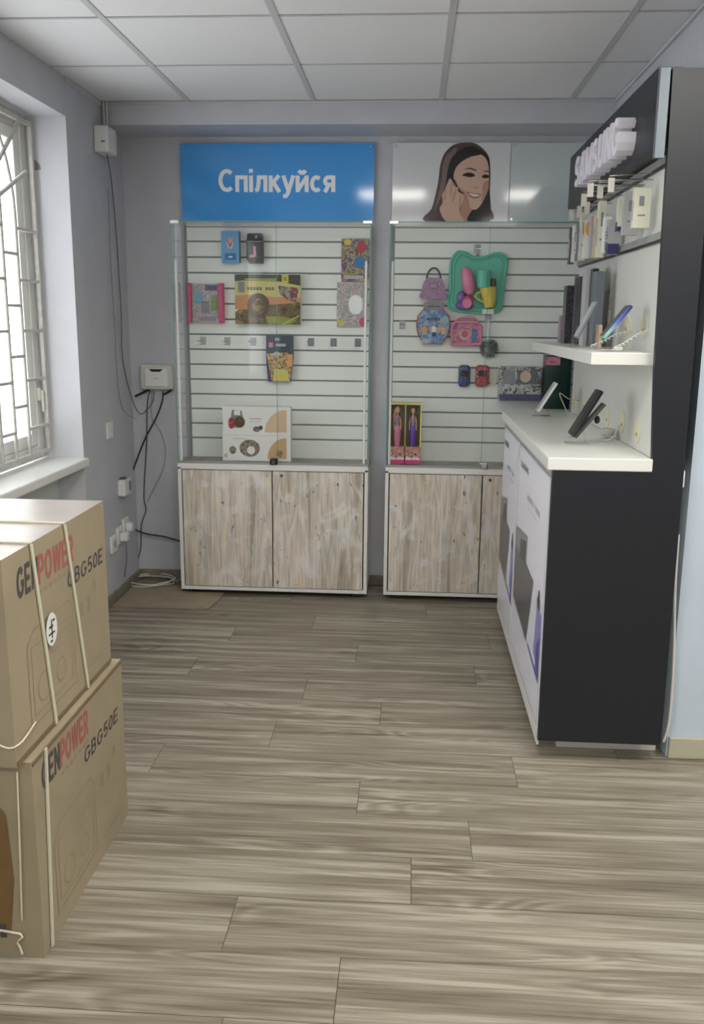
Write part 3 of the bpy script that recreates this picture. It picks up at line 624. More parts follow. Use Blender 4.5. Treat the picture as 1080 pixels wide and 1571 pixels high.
# coil, adapter and loose boards on the floor
lbz = .009
def loose(name, label, pts, z):
    mb = MB(); mb.prism([(x, y, z) for x, y in pts], (0, 0, .008), M['floorl'])
    return tag(mb.build(name, None, .001), label, 'laminate board', 'loose laminate boards in the corner')
M['floorl'] = mat('loose_laminate', (146, 134, 112), .4, noise=.1, nscale=9)
loose('laminate_board', 'loose grey oak laminate board on the floor in the left corner, front one', [(-1.497, 4.272), (-1.000, 4.280), (-.975, 4.462), (-1.497, 4.455)], .0003)
loose('laminate_board', 'loose grey oak laminate board in the left corner, running under the cabinet', [(-1.497, 4.458), (-.985, 4.465), (-.978, 4.552), (-1.21, 4.552), (-1.21, 4.652), (-1.497, 4.65)], .0003)
co = []
cc = onZ(232, 893, .02)
for k in range(74):
    a = 2 * PI * k / 24; rr = .125 + .012 * math.sin(k * .9)
    co.append((cc.x - .01 + rr * math.cos(a), cc.y + .03 + .10 * math.sin(a) + .01 * math.sin(k * .37), .014 + .007 * (k // 24) + .003 * math.sin(k)))
co += [(cc.x + .13, cc.y + .05, .012), (cc.x + .15, cc.y + .12, .02)]
tag(MB().tube(co, .0034, M['cablew'], 6).build('cable_coil'), 'pale coiled cable lying in the corner on the loose boards', 'cable')
ad = MB().rbox(-.045, .045, -.025, .025, 0, .03, M['blk'], .005); o = ad.build('power_adapter'); o.rotation_euler.z = R(-25)
p = onZ(240, 883, .01); o.location = (p.x, p.y + .06, .0085); tag(o, 'black power adapter behind the pale cable coil', 'power adapter')

# ------------------------------------------------------------------ goods in the cabinets
def rY(l, t, r, b, Y):
    a = onY(l, t, Y); c = onY(r, b, Y); return a.x, c.x, c.z, a.z
def carton(name, label, cat, l, t, r, b, Y, D, m, side=None, prints=None, group=None, bev=.0015, lift=None):
    x0, x1, z0, z1 = rY(l, t, r, b, Y)
    if lift is not None: z1 += lift - z0; z0 = lift
    mb = MB(); mb.box(x0, x1, Y, Y + D, z0, z1, side or m); f = Face(mb, (x0, Y, z0), (1, 0, 0), (0, 0, 1), (0, -1, 0)); w_, h = x1 - x0, z1 - z0
    f.rect(0, 0, w_, h, m, 1)
    if prints: prints(f, w_, h)
    o = mb.build(name); tag(o, label, cat, group); return o
def wall_item_Y(D): return SLY - D - .0008
A = dict(
    game=art('print_forest', [(52, 44, 32), (96, 70, 44), (128, 104, 60), (70, 74, 44), (150, 120, 70)], 30, vor=False),
    multi=art('print_comic', [(66, 60, 70), (150, 60, 60), (60, 90, 140), (190, 160, 90), (80, 110, 80), (170, 150, 150)], 48),
    multi2=art('print_pastel', [(190, 184, 180), (170, 140, 150), (196, 190, 180), (150, 150, 160), (176, 176, 130)], 40),
    pouch=art('print_pouch', [(186, 150, 90), (196, 170, 110), (120, 80, 50), (210, 180, 130), (150, 120, 60)], 44),
    sparkle=art('print_sequin', [(120, 92, 124), (168, 130, 160), (140, 108, 140), (196, 164, 186)], 110, .25),
    blueart=art('print_blue_scene', [(96, 140, 190), (130, 166, 200), (80, 110, 160), (150, 170, 180)], 20, vor=False),
    pups=art('print_orange_blue', [(70, 80, 130), (196, 140, 70), (170, 170, 190), (110, 130, 170), (150, 110, 60)], 45),
    pinkart=art('print_pink', [(200, 110, 150), (170, 70, 130), (210, 150, 170), (190, 90, 120)], 30, vor=False),
    navyart=art('print_navy', [(44, 50, 110), (70, 84, 140), (34, 38, 70), (110, 116, 140)], 50),
    redart=art('print_crimson', [(150, 40, 56), (190, 60, 76), (110, 40, 50), (190, 130, 120)], 50),
    silver=art('print_silver', [(150, 150, 150), (190, 190, 190), (90, 84, 80), (170, 168, 160)], 28, .25),
    coins=art('print_cutouts', [(92, 82, 70), (160, 150, 132), (70, 60, 52), (188, 180, 164)], 90),
    dollart=art('print_doll_art', [(90, 50, 90), (196, 170, 110), (170, 60, 110), (210, 180, 150), (60, 40, 60)], 70),
)
# blue card box
def pr(f, w_, h):
    f.rect(w_ * .12, h * .36, w_ * .86, h * .96, C['lblue'], 2); f.disc(w_ * .5, h * .62, w_ * .2, h * .21, A['multi2'], 3); f.rect(w_ * .18, h * .08, w_ * .84, h * .3, C['mblue'], 3); f.rect(w_ * .4, h * .16, w_ * .62, h * .2, M['signtxt'], 4)
    f.line([(w_ * .36, h * .72), (w_ * .5, h * .5), (w_ * .64, h * .7)], .006, C['dpink'], 4)
carton('card_game_box', 'small blue card game box hanging at the top of the left cabinet', 'game box', 339, 354, 367, 403, 4.715, .049, C['lblue'], C['mblue'], pr)
t = thing('card_game_box', 'small black box with pale figure hanging right of the blue box', 'game box', onY(391, 404, 4.715))
x0, x1, z0, z1 = rY(378, 358, 403, 404, 4.715); mb = MB()
h = z1 - z0; w_ = x1 - x0
mb.prism([(x0 + .012, 4.715, z0), (x1 - .004, 4.715, z0), (x1, 4.715, z0 + h * .14), (x1, 4.715, z0 + h * .74), (x0, 4.715, z0 + h * .74), (x0, 4.715, z0 + h * .14)], (0, .049, 0), M['blk'])
mb.prism([(x0, 4.71, z0 + h * .75), (x1, 4.71, z0 + h * .75), (x1 - .006, 4.71, z1), (x0 + .006, 4.71, z1)], (0, .054, 0), M['blk'])
f = Face(mb, (x0, 4.715, z0), (1, 0, 0), (0, 0, 1), (0, -1, 0)); f.rect(.002, h * .72, w_ - .002, h * .74, M['lgrey'], 2)
f.poly([(w_ * .4, h * .22), (w_ * .62, h * .22), (w_ * .56, h * .58), (w_ * .42, h * .56)], C['pink'], 2); f.poly([(w_ * .18, h * .2), (w_ * .5, h * .2), (w_ * .5, h * .3), (w_ * .2, h * .28)], M['skin'], 2)
f.disc(w_ * .62, h * .88, .006, .007, M['lgrey'], 14); mb.build('carton', t)
# red-sided plastic case
t = thing('toy_case', 'clear toy case with pink red sides hanging at the far left', 'toy', onY(314, 497, 4.72))
x0, x1, z0, z1 = rY(287, 434, 343, 496, 4.72)
MB().rbox(x0, x0 + .02, 4.715, 4.764, z0, z1, C['dpink'], .006).rbox(x1 - .026, x1, 4.715, 4.764, z0, z1, C['dpink'], .006).build('side_band', t)
mb = MB().box(x0 + .02, x1 - .026, 4.735, 4.763, z0 + .004, z1 - .004, A['multi2']); f = Face(mb, (x0 + .02, 4.735, z0), (1, 0, 0), (0, 0, 1), (0, -1, 0)); ww = x1 - x0 - .046; hh = z1 - z0
f.rect(ww * .1, hh * .5, ww * .4, hh * .78, C['cyan'], 2); f.rect(ww * .35, hh * .25, ww * .65, hh * .55, M['mgrey'], 2); f.rect(ww * .7, hh * .3, ww * .95, hh * .7, C['green'], 2); f.rect(ww * .5, hh * .82, ww * .95, hh * .95, C['navy'], 2); f.rect(ww * .3, hh * .06, ww * .9, hh * .16, C['lilac'], 2); mb.build('insert_card', t)
MB().rbox(x0 + .012, x1 - .014, 4.722, 4.733, z0 + .002, z1 - .002, M['bag'], .003).build('clear_cover', t)
# big board game
def pr(f, w_, h):
    G = lambda n, r, g_, b_: M.setdefault(n, mat(n, (r, g_, b_), .3))
    dk = G('print_olive_dark', 62, 62, 50); ye = G('print_sky_yellow', 200, 190, 116); orr = G('print_sunset', 196, 136, 88); gr = G('print_grass', 146, 150, 66)
    f.rect(0, h * .76, w_, h, dk, 2); f.poly([(0, h * .5), (w_, h * .5), (w_, h * .78), (w_ * .7, h * .86), (w_ * .12, h * .88), (0, h * .86)], ye, 3)
    f.poly([(0, h * .3), (w_, h * .3), (w_, h * .55), (w_ * .6, h * .55), (w_ * .3, h * .6), (0, h * .58)], orr, 4)
    f.poly([(0, 0), (w_, 0), (w_, h * .46), (w_ * .8, h * .42), (w_ * .55, h * .4), (w_ * .3, h * .3), (w_ * .06, h * .3), (0, h * .24)], A['game'], 5)
    f.poly([(w_ * (.36 + .17 * math.cos(a)), h * (.38 + .25 * math.sin(a))) for a in [k * PI / 10 for k in range(20)]], C['brown'], 6)
    f.disc(w_ * .36, h * .36, w_ * .1, h * .16, A['game'], 7)
    f.poly([(w_ * .46, h * .16), (w_ * .7, h * .16), (w_ * .96, h * .1), (w_ * .84, 0), (w_ * .5, h * .02)], gr, 7)
    f.poly([(w_ * .66, h * .78), (w_ * .98, h * .74), (w_ * .94, h * .45), (w_ * .8, h * .5), (w_ * .68, h * .62)], A['multi'], 7)
    for i in range(9):
        if i == 5: continue
        x = w_ * (.19 + .047 * i); f.rect(x, h * .69, x + w_ * .032, h * .745, M['ink'], 8); f.rect(x + w_ * .01, h * .705, x + w_ * .018, h * .73, ye, 9)
    f.rect(w_ * .15, h * .87, w_ * .64, h * .925, gr, 8)
    f.rect(w_ * .72, h * .84, w_ * .82, h * 1.0, C['yellow'], 8); f.rect(w_ * .745, h * .87, w_ * .795, h * .96, gr, 9); f.rect(w_ * .05, h * .64, w_ * .15, h * .86, M['mgrey'], 8)
    f.line([(w_ * .72, 0), (w_ * .98, h * .18)], .005, C['yell2'], 8)
carton('board_game', 'large board game box with a brown beast and sunset forest cover', 'board game', 360, 421, 461, 498, 4.71, .054, M['edge'], M['edge'], pr)
# magazines at right
carton('sticker_magazine', 'colourful comic style magazine hanging at the top right of the left cabinet', 'magazine', 524, 366, 566, 432, 4.752, .012, A['multi'], M['dgrey'], lambda f, w_, h: (f.disc(w_ * .22, h * .92, w_ * .12, h * .07, C['yellow'], 2), f.disc(w_ * .72, h * .8, w_ * .16, h * .14, C['red'], 2), f.disc(w_ * .66, h * .45, w_ * .22, h * .14, C['mblue'], 3), f.rect(w_ * .1, h * .06, w_ * .8, h * .14, M['lgrey'], 3)))
carton('sticker_magazine', 'pale magazine with silver centre hanging below the colourful one', 'magazine', 517, 433, 563, 502, 4.75, .014, A['multi2'], M['edge'], lambda f, w_, h: (f.disc(w_ * .62, h * .5, w_ * .24, h * .22, mat('mirror_foil', (235, 235, 235), .25, metal=.6), 2), f.disc(w_ * .86, h * .12, w_ * .12, h * .1, C['dpink'], 2), f.disc(w_ * .14, h * .1, w_ * .14, h * .05, C['yellow'], 2)))
# pouch
t = thing('snack_pouch', 'dark blue and orange foil pouch hanging in the left cabinet', 'pouch', onY(428, 586, 4.72))
x0, x1, z0, z1 = rY(408, 514, 449, 586, 4.72); w_ = x1 - x0; h = z1 - z0; mb = MB(); f = Face(mb, (x0, 4.722, z0), (1, 0, 0), (0, 0, 1), (0, -1, 0))
mb.prism([(x0, 4.722, z1), (x0, 4.722, z0 + .4 * h), (x0 + .008, 4.722, z0), (x1 - .014, 4.722, z0), (x1, 4.722, z0 + .5 * h), (x1, 4.722, z1 - .004)][::-1], (0, .042, 0), C['navy'])
f.poly([(0, h), (0, h * .6), (w_ * .3, h * .62), (w_, h * .55), (w_, h * .97)], mat('print_petrol', (62, 72, 86), .3), 1)
f.poly([(w_ * .02, h * .6), (w_ * .2, 0), (w_ * .9, 0), (w_, h * .5), (w_ * .8, h * .64)], A['pouch'], 2)
f.poly([(w_ * .25, h * .02), (w_ * .85, h * .02), (w_ * .8, h * .26), (w_ * .3, h * .28)], C['yell2'], 3); f.poly([(w_ * .78, h * .3), (w_, h * .35), (w_, h * .6), (w_ * .8, h * .58)], C['orange'], 3)
f.rect(w_ * .36, h * .76, w_ * .74, h * .82, M['lgrey'], 3); f.rect(w_ * .34, h * .88, w_ * .5, h * .94, M['lgrey'], 3); f.rect(w_ * .1, h * .74, w_ * .26, h * .84, C['pink'], 3); f.disc(w_ * .4, h * .6, w_ * .12, h * .05, M['lgrey'], 3); f.disc(w_ * .5, h * .12, w_ * .14, h * .05, C['yellow'], 4)
mb.build('pouch_body', t); MB().prism([(x0 + .02, 4.74, z1), (x1 - .02, 4.74, z1), (x1 - .02, 4.74, z1 + .012), (x0 + .02, 4.74, z1 + .012)], (0, .006, 0), M['clear']).build('hang_tab', t)
# wooden puzzle boxes
def pr2(kind):
    def g_(f, w_, h):
        qx = w_ * .94; r_ = w_ * (.32 if kind == 0 else .28); rh = h * (.78 if kind == 0 else .82); qy = h * .12 if kind == 0 else h * .1
        f.poly([(qx, qy)] + [(qx + r_ * math.cos(R(90 + 9 * k)), qy + rh * math.sin(R(90 + 9 * k))) for k in range(11)], C['tan'] if kind == 0 else C['wood'], 2)
        if kind == 0:
            f.poly([(w_ * .1, h * .3), (w_ * .14, h * .88), (w_ * .28, h * .86), (w_ * .3, h * .66), (w_ * .32, h * .4), (w_ * .26, h * .26), (w_ * .14, h * .26)], M['mgrey'], 2)
            f.disc(w_ * .25, h * .46, w_ * .08, h * .2, C['brown'], 3); f.disc(w_ * .13, h * .42, w_ * .05, h * .2, A['redart'], 3); f.rect(w_ * .17, h * .7, w_ * .26, h * .86, M['edge'], 4)
            f.rect(w_ * .4, h * .56, w_ * .57, h * .6, M['lgrey'], 2); f.rect(w_ * .4, h * .48, w_ * .56, h * .5, M['lgrey'], 2); f.disc(w_ * .5, h * .22, w_ * .055, h * .1, A['coins'], 2); f.disc(w_ * .56, h * .27, w_ * .03, h * .08, M['dgrey'], 3)
        else:
            f.disc(w_ * .4, h * .5, w_ * .15, h * .34, A['coins'], 2); f.disc(w_ * .42, h * .42, w_ * .06, h * .16, M['edge'], 3); f.disc(w_ * .15, h * .42, w_ * .05, h * .16, A['coins'], 2); f.rect(w_ * .02, h * .12, w_ * .07, h * .28, M['lgrey'], 2)
            f.disc(w_ * .84, h * .3, w_ * .05, h * .12, A['coins'], 3)
            f.rect(w_ * .15, h * .86, w_ * .36, h * .89, M['lgrey'], 2)
    return g_
YP = 4.565
a = onY(341, 705, YP); 
carton('wooden_puzzle_box', 'white wooden model kit box with round cut-out picture, lower of the two', 'puzzle box', 341, 664, 446, 705, YP, .05, M['edge'], None, pr2(1), 'puzzle boxes in the left cabinet', lift=.722)
zt = .722 + (onY(341, 664, YP).z - onY(446, 705, YP).z)
carton('wooden_puzzle_box', 'white wooden model kit box with brown basket picture, upper of the two', 'puzzle box', 341, 617, 446, 663, YP, .05, M['edge'], None, pr2(0), 'puzzle boxes in the left cabinet', lift=zt + .0008)
# empty hooks
def hook(x, z, label, grp, plate=False):
    t = thing('display_hook', label, 'hook', (x, SLY, z), grp)
    MB().rbox(x - .016, x + .016, SLY - .004, SLY - .0005, z - .02, z + .022, M['lgrey'] if not plate else M['mgrey'], .001).build('back_plate', t)
    MB().tube([(x - .006, SLY - .003, z), (x - .006, SLY - .1, z), (x - .006, SLY - .108, z + .008)], .002, M['chrome'], 6).tube([(x + .006, SLY - .003, z), (x + .006, SLY - .1, z), (x + .006, SLY - .108, z + .008)], .002, M['chrome'], 6).build('prong', t)
    if plate: MB().box(x - .016, x + .016, SLY - .113, SLY - .111, z - .04, z + .006, M['clear']).build('price_holder', t)
    else: MB().box(x - .014, x + .014, SLY - .112, SLY - .110, z - .01, z - .006, M['chrome']).build('cross_wire', t)
places = ['under the red-sided toy case', 'between the toy case and the board game', 'left of the foil pouch', 'right of the foil pouch', 'under the gap left of the pale magazine', 'under the pale magazine, farthest right']
for k, u in enumerate((307, 345, 385, 475, 510, 548)):
    p = onY(u, 520, 4.70); hook(p.x, 1.327, ('wire' if k < 3 else 'grey plated') + ' empty display hook ' + places[k], 'empty hooks in the left cabinet', k >= 3)
p = onY(617, 499, 4.70); hook(p.x, 1.421, 'wire empty display hook at the left of the right cabinet', 'empty hooks in the right cabinet', False)
# right cabinet: handbag
t = thing('toy_handbag', 'small sparkly purple handbag with arched handle in the right cabinet', 'handbag', onY(665, 458, 4.73))
x0, x1, z0, z1 = rY(647, 428, 683, 458, 4.72); w_ = x1 - x0
MB().prism([tuple(v) for v in smooth_loop([(x0, 4.72, z0), (x1, 4.72, z0), (x1 + .002, 4.72, z0 + .03), (x1 - .018, 4.72, z1), (x1 - .05, 4.72, z1 + .006), (x0 + .02, 4.72, z1), (x0 - .002, 4.72, z0 + .03)][::-1], 3)], (0, .042, 0), A['sparkle']).build('bag_body', t, .006)
xm = (x0 + x1) / 2; MB().tube([(xm + .036 * math.cos(R(a)), 4.74, z1 - .006 + .062 * math.sin(R(a))) for a in range(0, 181, 15)], .0045, M['dgrey']).build('handle', t)
MB().rbox(xm - .02, xm + .02, 4.714, 4.72, z1 - .045, z1 - .02, C['lilac'], .003).build('flap', t)
# backpack
t = thing('toy_backpack', 'small blue pictured childrens case with grey top handle and red edges', 'childrens bag', onY(664, 530, 4.72))
x0, x1, z0, z1 = rY(639, 474, 690, 528, 4.715); w_ = x1 - x0; h = z1 - z0
out = [(x0 + .04, z0), (x0 + .01, z0 + .045), (x0, z0 + .09), (x0 + .006, z0 + .14), (x0 + .035, z1), (x1 - .035, z1), (x1 - .006, z0 + .14), (x1, z0 + .09), (x1 - .01, z0 + .045), (x1 - .04, z0)]
MB().prism([(x, 4.72, z) for x, z in out], (0, .044, 0), C['red']).build('side_panel', t, .006)
mb = MB(); ins = [(xm2 * .94 + (x0 + x1) / 2 * .06, zz * .96 + (z0 + z1) / 2 * .04) for xm2, zz in out]; mb.prism([(x, 4.714, z) for x, z in ins], (0, .006, 0), A['blueart'])
f = Face(mb, (x0, 4.714, z0), (1, 0, 0), (0, 0, 1), (0, -1, 0)); f.rect(w_ * .12, h * .32, w_ * .88, h * .56, A['pups'], 2); f.disc(w_ * .25, h * .4, .014, .016, C['orange'], 3); f.disc(w_ * .52, h * .42, .013, .016, M['edge'], 3); f.disc(w_ * .8, h * .38, .014, .018, C['orange'], 3); f.disc(w_ * .53, h * .28, .012, .012, C['navy'], 3)
for i in range(7): f.rect(w_ * (.32 + .055 * i), h * .68, w_ * (.36 + .055 * i), h * .76, C['navy'], 3)
f.disc(w_ * .3, h * .08, .022, .012, M['lgrey'], 3); mb.build('printed_front', t)
mb = MB(); mb.prism([(x0 + .036, 4.73, z1 - .004), (x0 + .036, 4.73, z1 + .03), (x0 + .05, 4.73, z1 + .038), (x1 - .05, 4.73, z1 + .038), (x1 - .036, 4.73, z1 + .03), (x1 - .036, 4.73, z1 - .004), (x1 - .052, 4.73, z1 - .004), (x1 - .056, 4.73, z1 + .016), (x0 + .056, 4.73, z1 + .016), (x0 + .052, 4.73, z1 - .004)][::-1], (0, .016, 0), M['mgrey']); mb.build('handle', t, .003)
# tea set
t = thing('toy_tea_set', 'teal toy tray packed with pink bottle and yellow mug', 'toy set', onY(733, 478, 4.74))
def Q(x, y, Y=4.74): return onY(580 + x / 4.909, 360 + y / 4.909, Y)
ol = [(600, 132), (556, 190), (545, 270), (545, 400), (528, 500), (545, 552), (610, 572), (740, 588), (860, 586), (920, 560), (940, 430), (955, 300), (968, 200), (935, 152), (880, 145), (800, 172), (720, 172), (660, 142)]
lp = [Q(x, y) for x, y in ol]; sm = smooth_loop([tuple(p) for p in lp], 4)
mb = MB(); mb.prism([tuple(p) for p in sm], (0, .012, 0), C['teal']); mb.tube([tuple(p) for p in sm], .0075, C['teal'], 8, True); cx = sum(p.x for p in lp) / len(lp); cz = sum(p.z for p in lp) / len(lp)
mb.tube([(cx + (p.x - cx) * .86, 4.738, cz + (p.z - cz) * .86) for p in sm], .004, C['teal'], 6, True); mb.build('tray', t)
c = Q(670, 345, 4.71); MB().tube([tuple(Q(652, 246, 4.70)), tuple(Q(656, 262, 4.70)), tuple(Q(664, 290, 4.70)), tuple(Q(676, 350, 4.70)), tuple(Q(690, 420, 4.70)), tuple(Q(698, 448, 4.70))], [.010, .021, .029, .034, .030, .014], C['pink'], 14).build('toy_bottle', t)
c = Q(678, 500, 4.70); MB().ell(tuple(c), (.029, .03, .029), C['dpink']).cone(tuple(Q(672, 515, 4.675)), tuple(Q(670, 518, 4.665)), .02, .024, C['pink']).build('toy_cup', t)
c = Q(625, 470, 4.715); MB().ell(tuple(c), (.022, .02, .032), C['purple']).ell(tuple(Q(650, 535, 4.715)), (.045, .018, .022), C['purple']).build('toy_cup', t)
MB().cone(tuple(Q(795, 272, 4.70)), tuple(Q(795, 400, 4.70)), .037, .034, C['teal'], 18).build('toy_cup', t)
MB().cone(tuple(Q(828, 398, 4.69)), tuple(Q(842, 548, 4.69)), .042, .026, C['yellow'], 20).tube([tuple(Q(x, y, 4.69)) for x, y in ((785, 428), (748, 440), (730, 462), (750, 486), (800, 512))], .0045, C['yellow'], 8).build('toy_mug', t)
MB().cone(tuple(Q(868, 330, 4.722)), tuple(Q(868, 385, 4.722)), .012, .016, C['brown'], 12).build('toy_lid', t)
q = Q(785, 560, 4.705); q2 = Q(870, 598, 4.705); MB().box(q.x, q2.x, 4.704, 4.706, q2.z, q.z, M['edge']).build('label', t)
MB().tube([tuple(Q(735, 168, 4.745)), tuple(Q(750, 140, 4.748)), tuple(Q(765, 168, 4.745))], .003, M['dgrey'], 6).build('hang_loop', t)
p = Q(750, 96); hook(p.x, p.z - .005, 'wire display hook above the teal toy tray', 'empty hooks in the right cabinet')
# pink case
t = thing('toy_vanity_case', 'small clear fronted pink plastic case with rounded handle', 'toy case', onY(716, 530, 4.72))
x0, x1, z0, z1 = rY(692, 494, 739, 530, 4.715); w_ = x1 - x0; h = z1 - z0
loop = [(x0 + .006, z0 + .004), (x0 + .006, z1 - .02), (x0 + .025, z1), (x1 - .025, z1), (x1 - .006, z1 - .02), (x1 - .006, z0 + .004)]
mb = MB(); mb.tube([(x, 4.725, z) for x, z in loop], .008, C['pink'], 8, True); mb.build('case_frame', t)
mb = MB().box(x0 + .01, x1 - .01, 4.735, 4.762, z0 + .006, z1 - .006, A['pinkart']); f = Face(mb, (x0, 4.735, z0), (1, 0, 0), (0, 0, 1), (0, -1, 0)); f.rect(w_ * .68, h * .15, w_ * .84, h * .7, C['mblue'], 2); f.disc(w_ * .45, h * .45, .028, .026, C['tan'], 2); f.disc(w_ * .46, h * .48, .018, .018, C['dpink'], 3); mb.build('contents_card', t)
MB().box(x0 + .012, x1 - .012, 4.724, 4.727, z0 + .01, z1 - .01, M['clear']).build('clear_front', t)
MB().tube(smooth_loop([(x0 + .03, 4.73, z1), (x0 + .045, 4.73, z1 + .022), (x1 - .045, 4.73, z1 + .022), (x1 - .03, 4.73, z1)], 4, False), .006, C['pink'], 8).build('handle', t)
# pompom
t = thing('pompom_keyring', 'grey fluffy pompom keyring hanging from a clear tag', 'keyring', onY(750, 551, 4.72))
c = onY(750, 535, 4.725); pm = mat('pompom_fibre', (112, 118, 114), .9); mb = MB(); rng = random.Random(3)
mb.ell(tuple(c), (.03, .024, .03), pm)
for k in range(420):
    d = Vector((rng.gauss(0, 1), rng.gauss(0, .7), rng.gauss(0, 1))).normalized(); l = .045 + .01 * rng.random(); e = c + Vector((d.x * l, d.y * l * .75, d.z * l)); mb.tube([tuple(c + d * .02), tuple(e)], [.0022, .0006], pm, 3)
mb.build('pompom', t)
a = onY(750, 490, 4.72); MB().box(a.x - .012, a.x + .012, 4.722, 4.724, c.z + .03, a.z + .005, M['bag']).build('hanging_tag', t); MB().tube([(a.x, 4.72, c.z + .02), (a.x, 4.72, a.z + .01)], .002, M['chrome'], 6).build('chain', t)
p = onY(750, 490, 4.7); hook(p.x, p.z + .004, 'wire display hook holding the grey pompom keyring', 'empty hooks in the right cabinet')
# two capsule toys and a tag
for (l, r_, m, dsc) in ((704, 721, A['navyart'], 'small blue blister packed toy car, left of the red one'), (730, 750, A['redart'], 'small red blister packed toy car right of the blue one')):
    x0, x1, z0, z1 = rY(l, 560, r_, 594, 4.725); t = thing('toy_car', dsc, 'toy', ((x0 + x1) / 2, 4.74, z0), 'blister packed toys in the right cabinet')
    MB().rbox(x0, x1, 4.722, 4.7642, z0, z1, m, .02, 5).build('car_body', t); MB().rbox(x0 + .012, x1 - .012, 4.716, 4.73, z0 + .055, z1 - .028, M['blk'], .005).build('windscreen', t)
carton('price_card', 'small blank ivory card hanging right of the red toy car', 'card', 753, 566, 761, 592, 4.76, .0035, C['ivory'])
# bagged toy and green box and dolls, standing near the glass
t = thing('bagged_toy_set', 'toy set in crinkled clear plastic bag with blue lower band', 'toy set', onY(798, 621, 4.64))
x0, x1, z0, z1 = rY(765, 560, 834, 620, 4.63); w_ = x1 - x0; h = z1 - z0
mb = MB().rbox(x0 + .01, x1 - .01, 4.66, 4.745, z0 + .012, z1 - .01, A['silver'], .01); f = Face(mb, (x0, 4.66, z0), (1, 0, 0), (0, 0, 1), (0, -1, 0)); f.rect(w_ * .05, h * .06, w_ * .95, h * .24, C['navy'], 2); f.rect(w_ * .42, h * .5, w_ * .86, h * .86, M['dgrey'], 2); f.disc(w_ * .6, h * .7, .028, .03, C['tan'], 3); f.rect(w_ * .12, h * .5, w_ * .38, h * .86, M['mgrey'], 3); mb.build('contents', t)
bm = bmesh.new(); bmesh.ops.create_grid(bm, x_segments=26, y_segments=20, size=.5)
mb = MB(); rng = random.Random(5); vs = []
for v in bm.verts:
    e = max(abs(v.co.x), abs(v.co.y)) * 2; vs.append((x0 + w_ * (v.co.x + .5), 4.652 - .014 * (1 - e ** 4) + rng.uniform(-.004, .004), z0 + h * (v.co.y + .5)))
bm.verts.index_update(); mb.add(vs, [[v.index for v in f_.verts] for f_ in bm.faces], M['bag']); bm.free(); mb.build('plastic_bag', t)
zg = .712
carton('toy_box', 'tall dark green box with pink corner label behind the counter phone', 'toy box', 838, 545, 873, 628, 4.64, .1, C['dgreen'], C['dgreen'], lambda f, w_, h: (f.rect(w_ * .0, h * .82, w_ * .55, h * .97, A['pinkart'], 2), f.rect(w_ * .1, h * .2, w_ * .6, h * .5, mat('print_bottle_green', (16, 66, 52), .3), 2)))
bpy.data.objects['toy_box'].scale = (1, 1, 1)
def doll(l, r_, dress, top_, dsc, k):
    Y = 4.57; x0, x1, z0, z1 = rY(l, 614, r_, 708, Y); dz = .7225 - z0; z0 += dz; z1 += dz; w_ = x1 - x0; h = z1 - z0; D = .055
    t = thing('doll_box', dsc, 'doll', ((x0 + x1) / 2, Y + D / 2, z0), 'boxed dolls in the right cabinet')
    mb = MB(); T = .007
    mb.box(x0, x1, Y + D - .004, Y + D, z0, z1, C['brown']); mb.box(x0, x1, Y, Y + D, z1 - .010, z1, C['yell2']); mb.box(x1 - T, x1, Y, Y + D, z0 + h * .28, z1 - .01, C['yell2']); mb.box(x0, x0 + .003, Y, Y + D, z0 + h * .28, z1 - .01, C['yell2'])
    mb.box(x0, x1, Y, Y + D, z0, z0 + h * .28, A['dollart']); f = Face(mb, (x0, Y, z0), (1, 0, 0), (0, 0, 1), (0, -1, 0))
    f.rect(0, 0, w_, h * .07, C['magenta'], 1); f.text('Barbie', w_ * .06, w_ * .92, h * .065, h * .055, M['signtxt'], 2, .015, .3)
    mb.build('carton', t)
    MB().box(x0 + .003, x1 - T, Y + .002, Y + .003, z0 + h * .28, z1 - .01, M['clear']).build('window', t)
    cx = (x0 + x1 - T) / 2 + .002; yy = Y + .028; zb = z0 + h * .28; zz = lambda q: z0 + h * q
    d = MB(); d.tube([(cx, yy, zb), (cx, yy, zz(.55)), (cx, yy, zz(.62)), (cx, yy, zz(.68)), (cx, yy, zz(.755)), (cx, yy, zz(.79)), (cx, yy, zz(.82))], [.010, .011, .009, .0075, .013, .0045, .004], C['doll'], 12)
    d.ell((cx, yy - .001, zz(.865)), (.0115, .011, .0155), C['doll'])
    for s_ in (-1, 1): d.tube([(cx + s_ * .012, yy, zz(.76)), (cx + s_ * .018, yy - .002, zz(.66)), (cx + s_ * .017, yy - .008, zz(.55))], [.0045, .0035, .003], C['doll'], 8)
    d = d.build('doll', t)
    hm = MB(); hm.ell((cx, yy + .004, zz(.875)), (.0145, .012, .018), C['brown'] if k else C['wood']); hm.tube([(cx - .01, yy + .004, zz(.88)), (cx - .016, yy + .002, zz(.78)), (cx - .016, yy, zz(.7))], [.008, .008, .004], C['brown'] if k else C['wood'], 8); hm.build('doll_hair', d)
    dm = MB(); dm.tube([(cx, yy, zz(.765)), (cx, yy, zz(.72)), (cx, yy, zz(.665)), (cx, yy, zz(.6))], [.0135, .0135, .0095, .013], top_, 12); dm.tube([(cx, yy, zz(.62)), (cx, yy, zz(.58)), (cx, yy, zz(.5)), (cx, yy, zz(.38)), (cx, yy, zb)], [.012, .017, .019, .017, .012], dress, 12); dm.build('doll_dress', d)
doll(598, 621.5, C['pink'], C['lilac'], 'boxed doll in pink skirt, left of the two in yellow framed boxes', 0)
doll(622, 645, C['violet'], C['lilac'], 'boxed doll in violet skirt, right of the two in yellow framed boxes', 1)

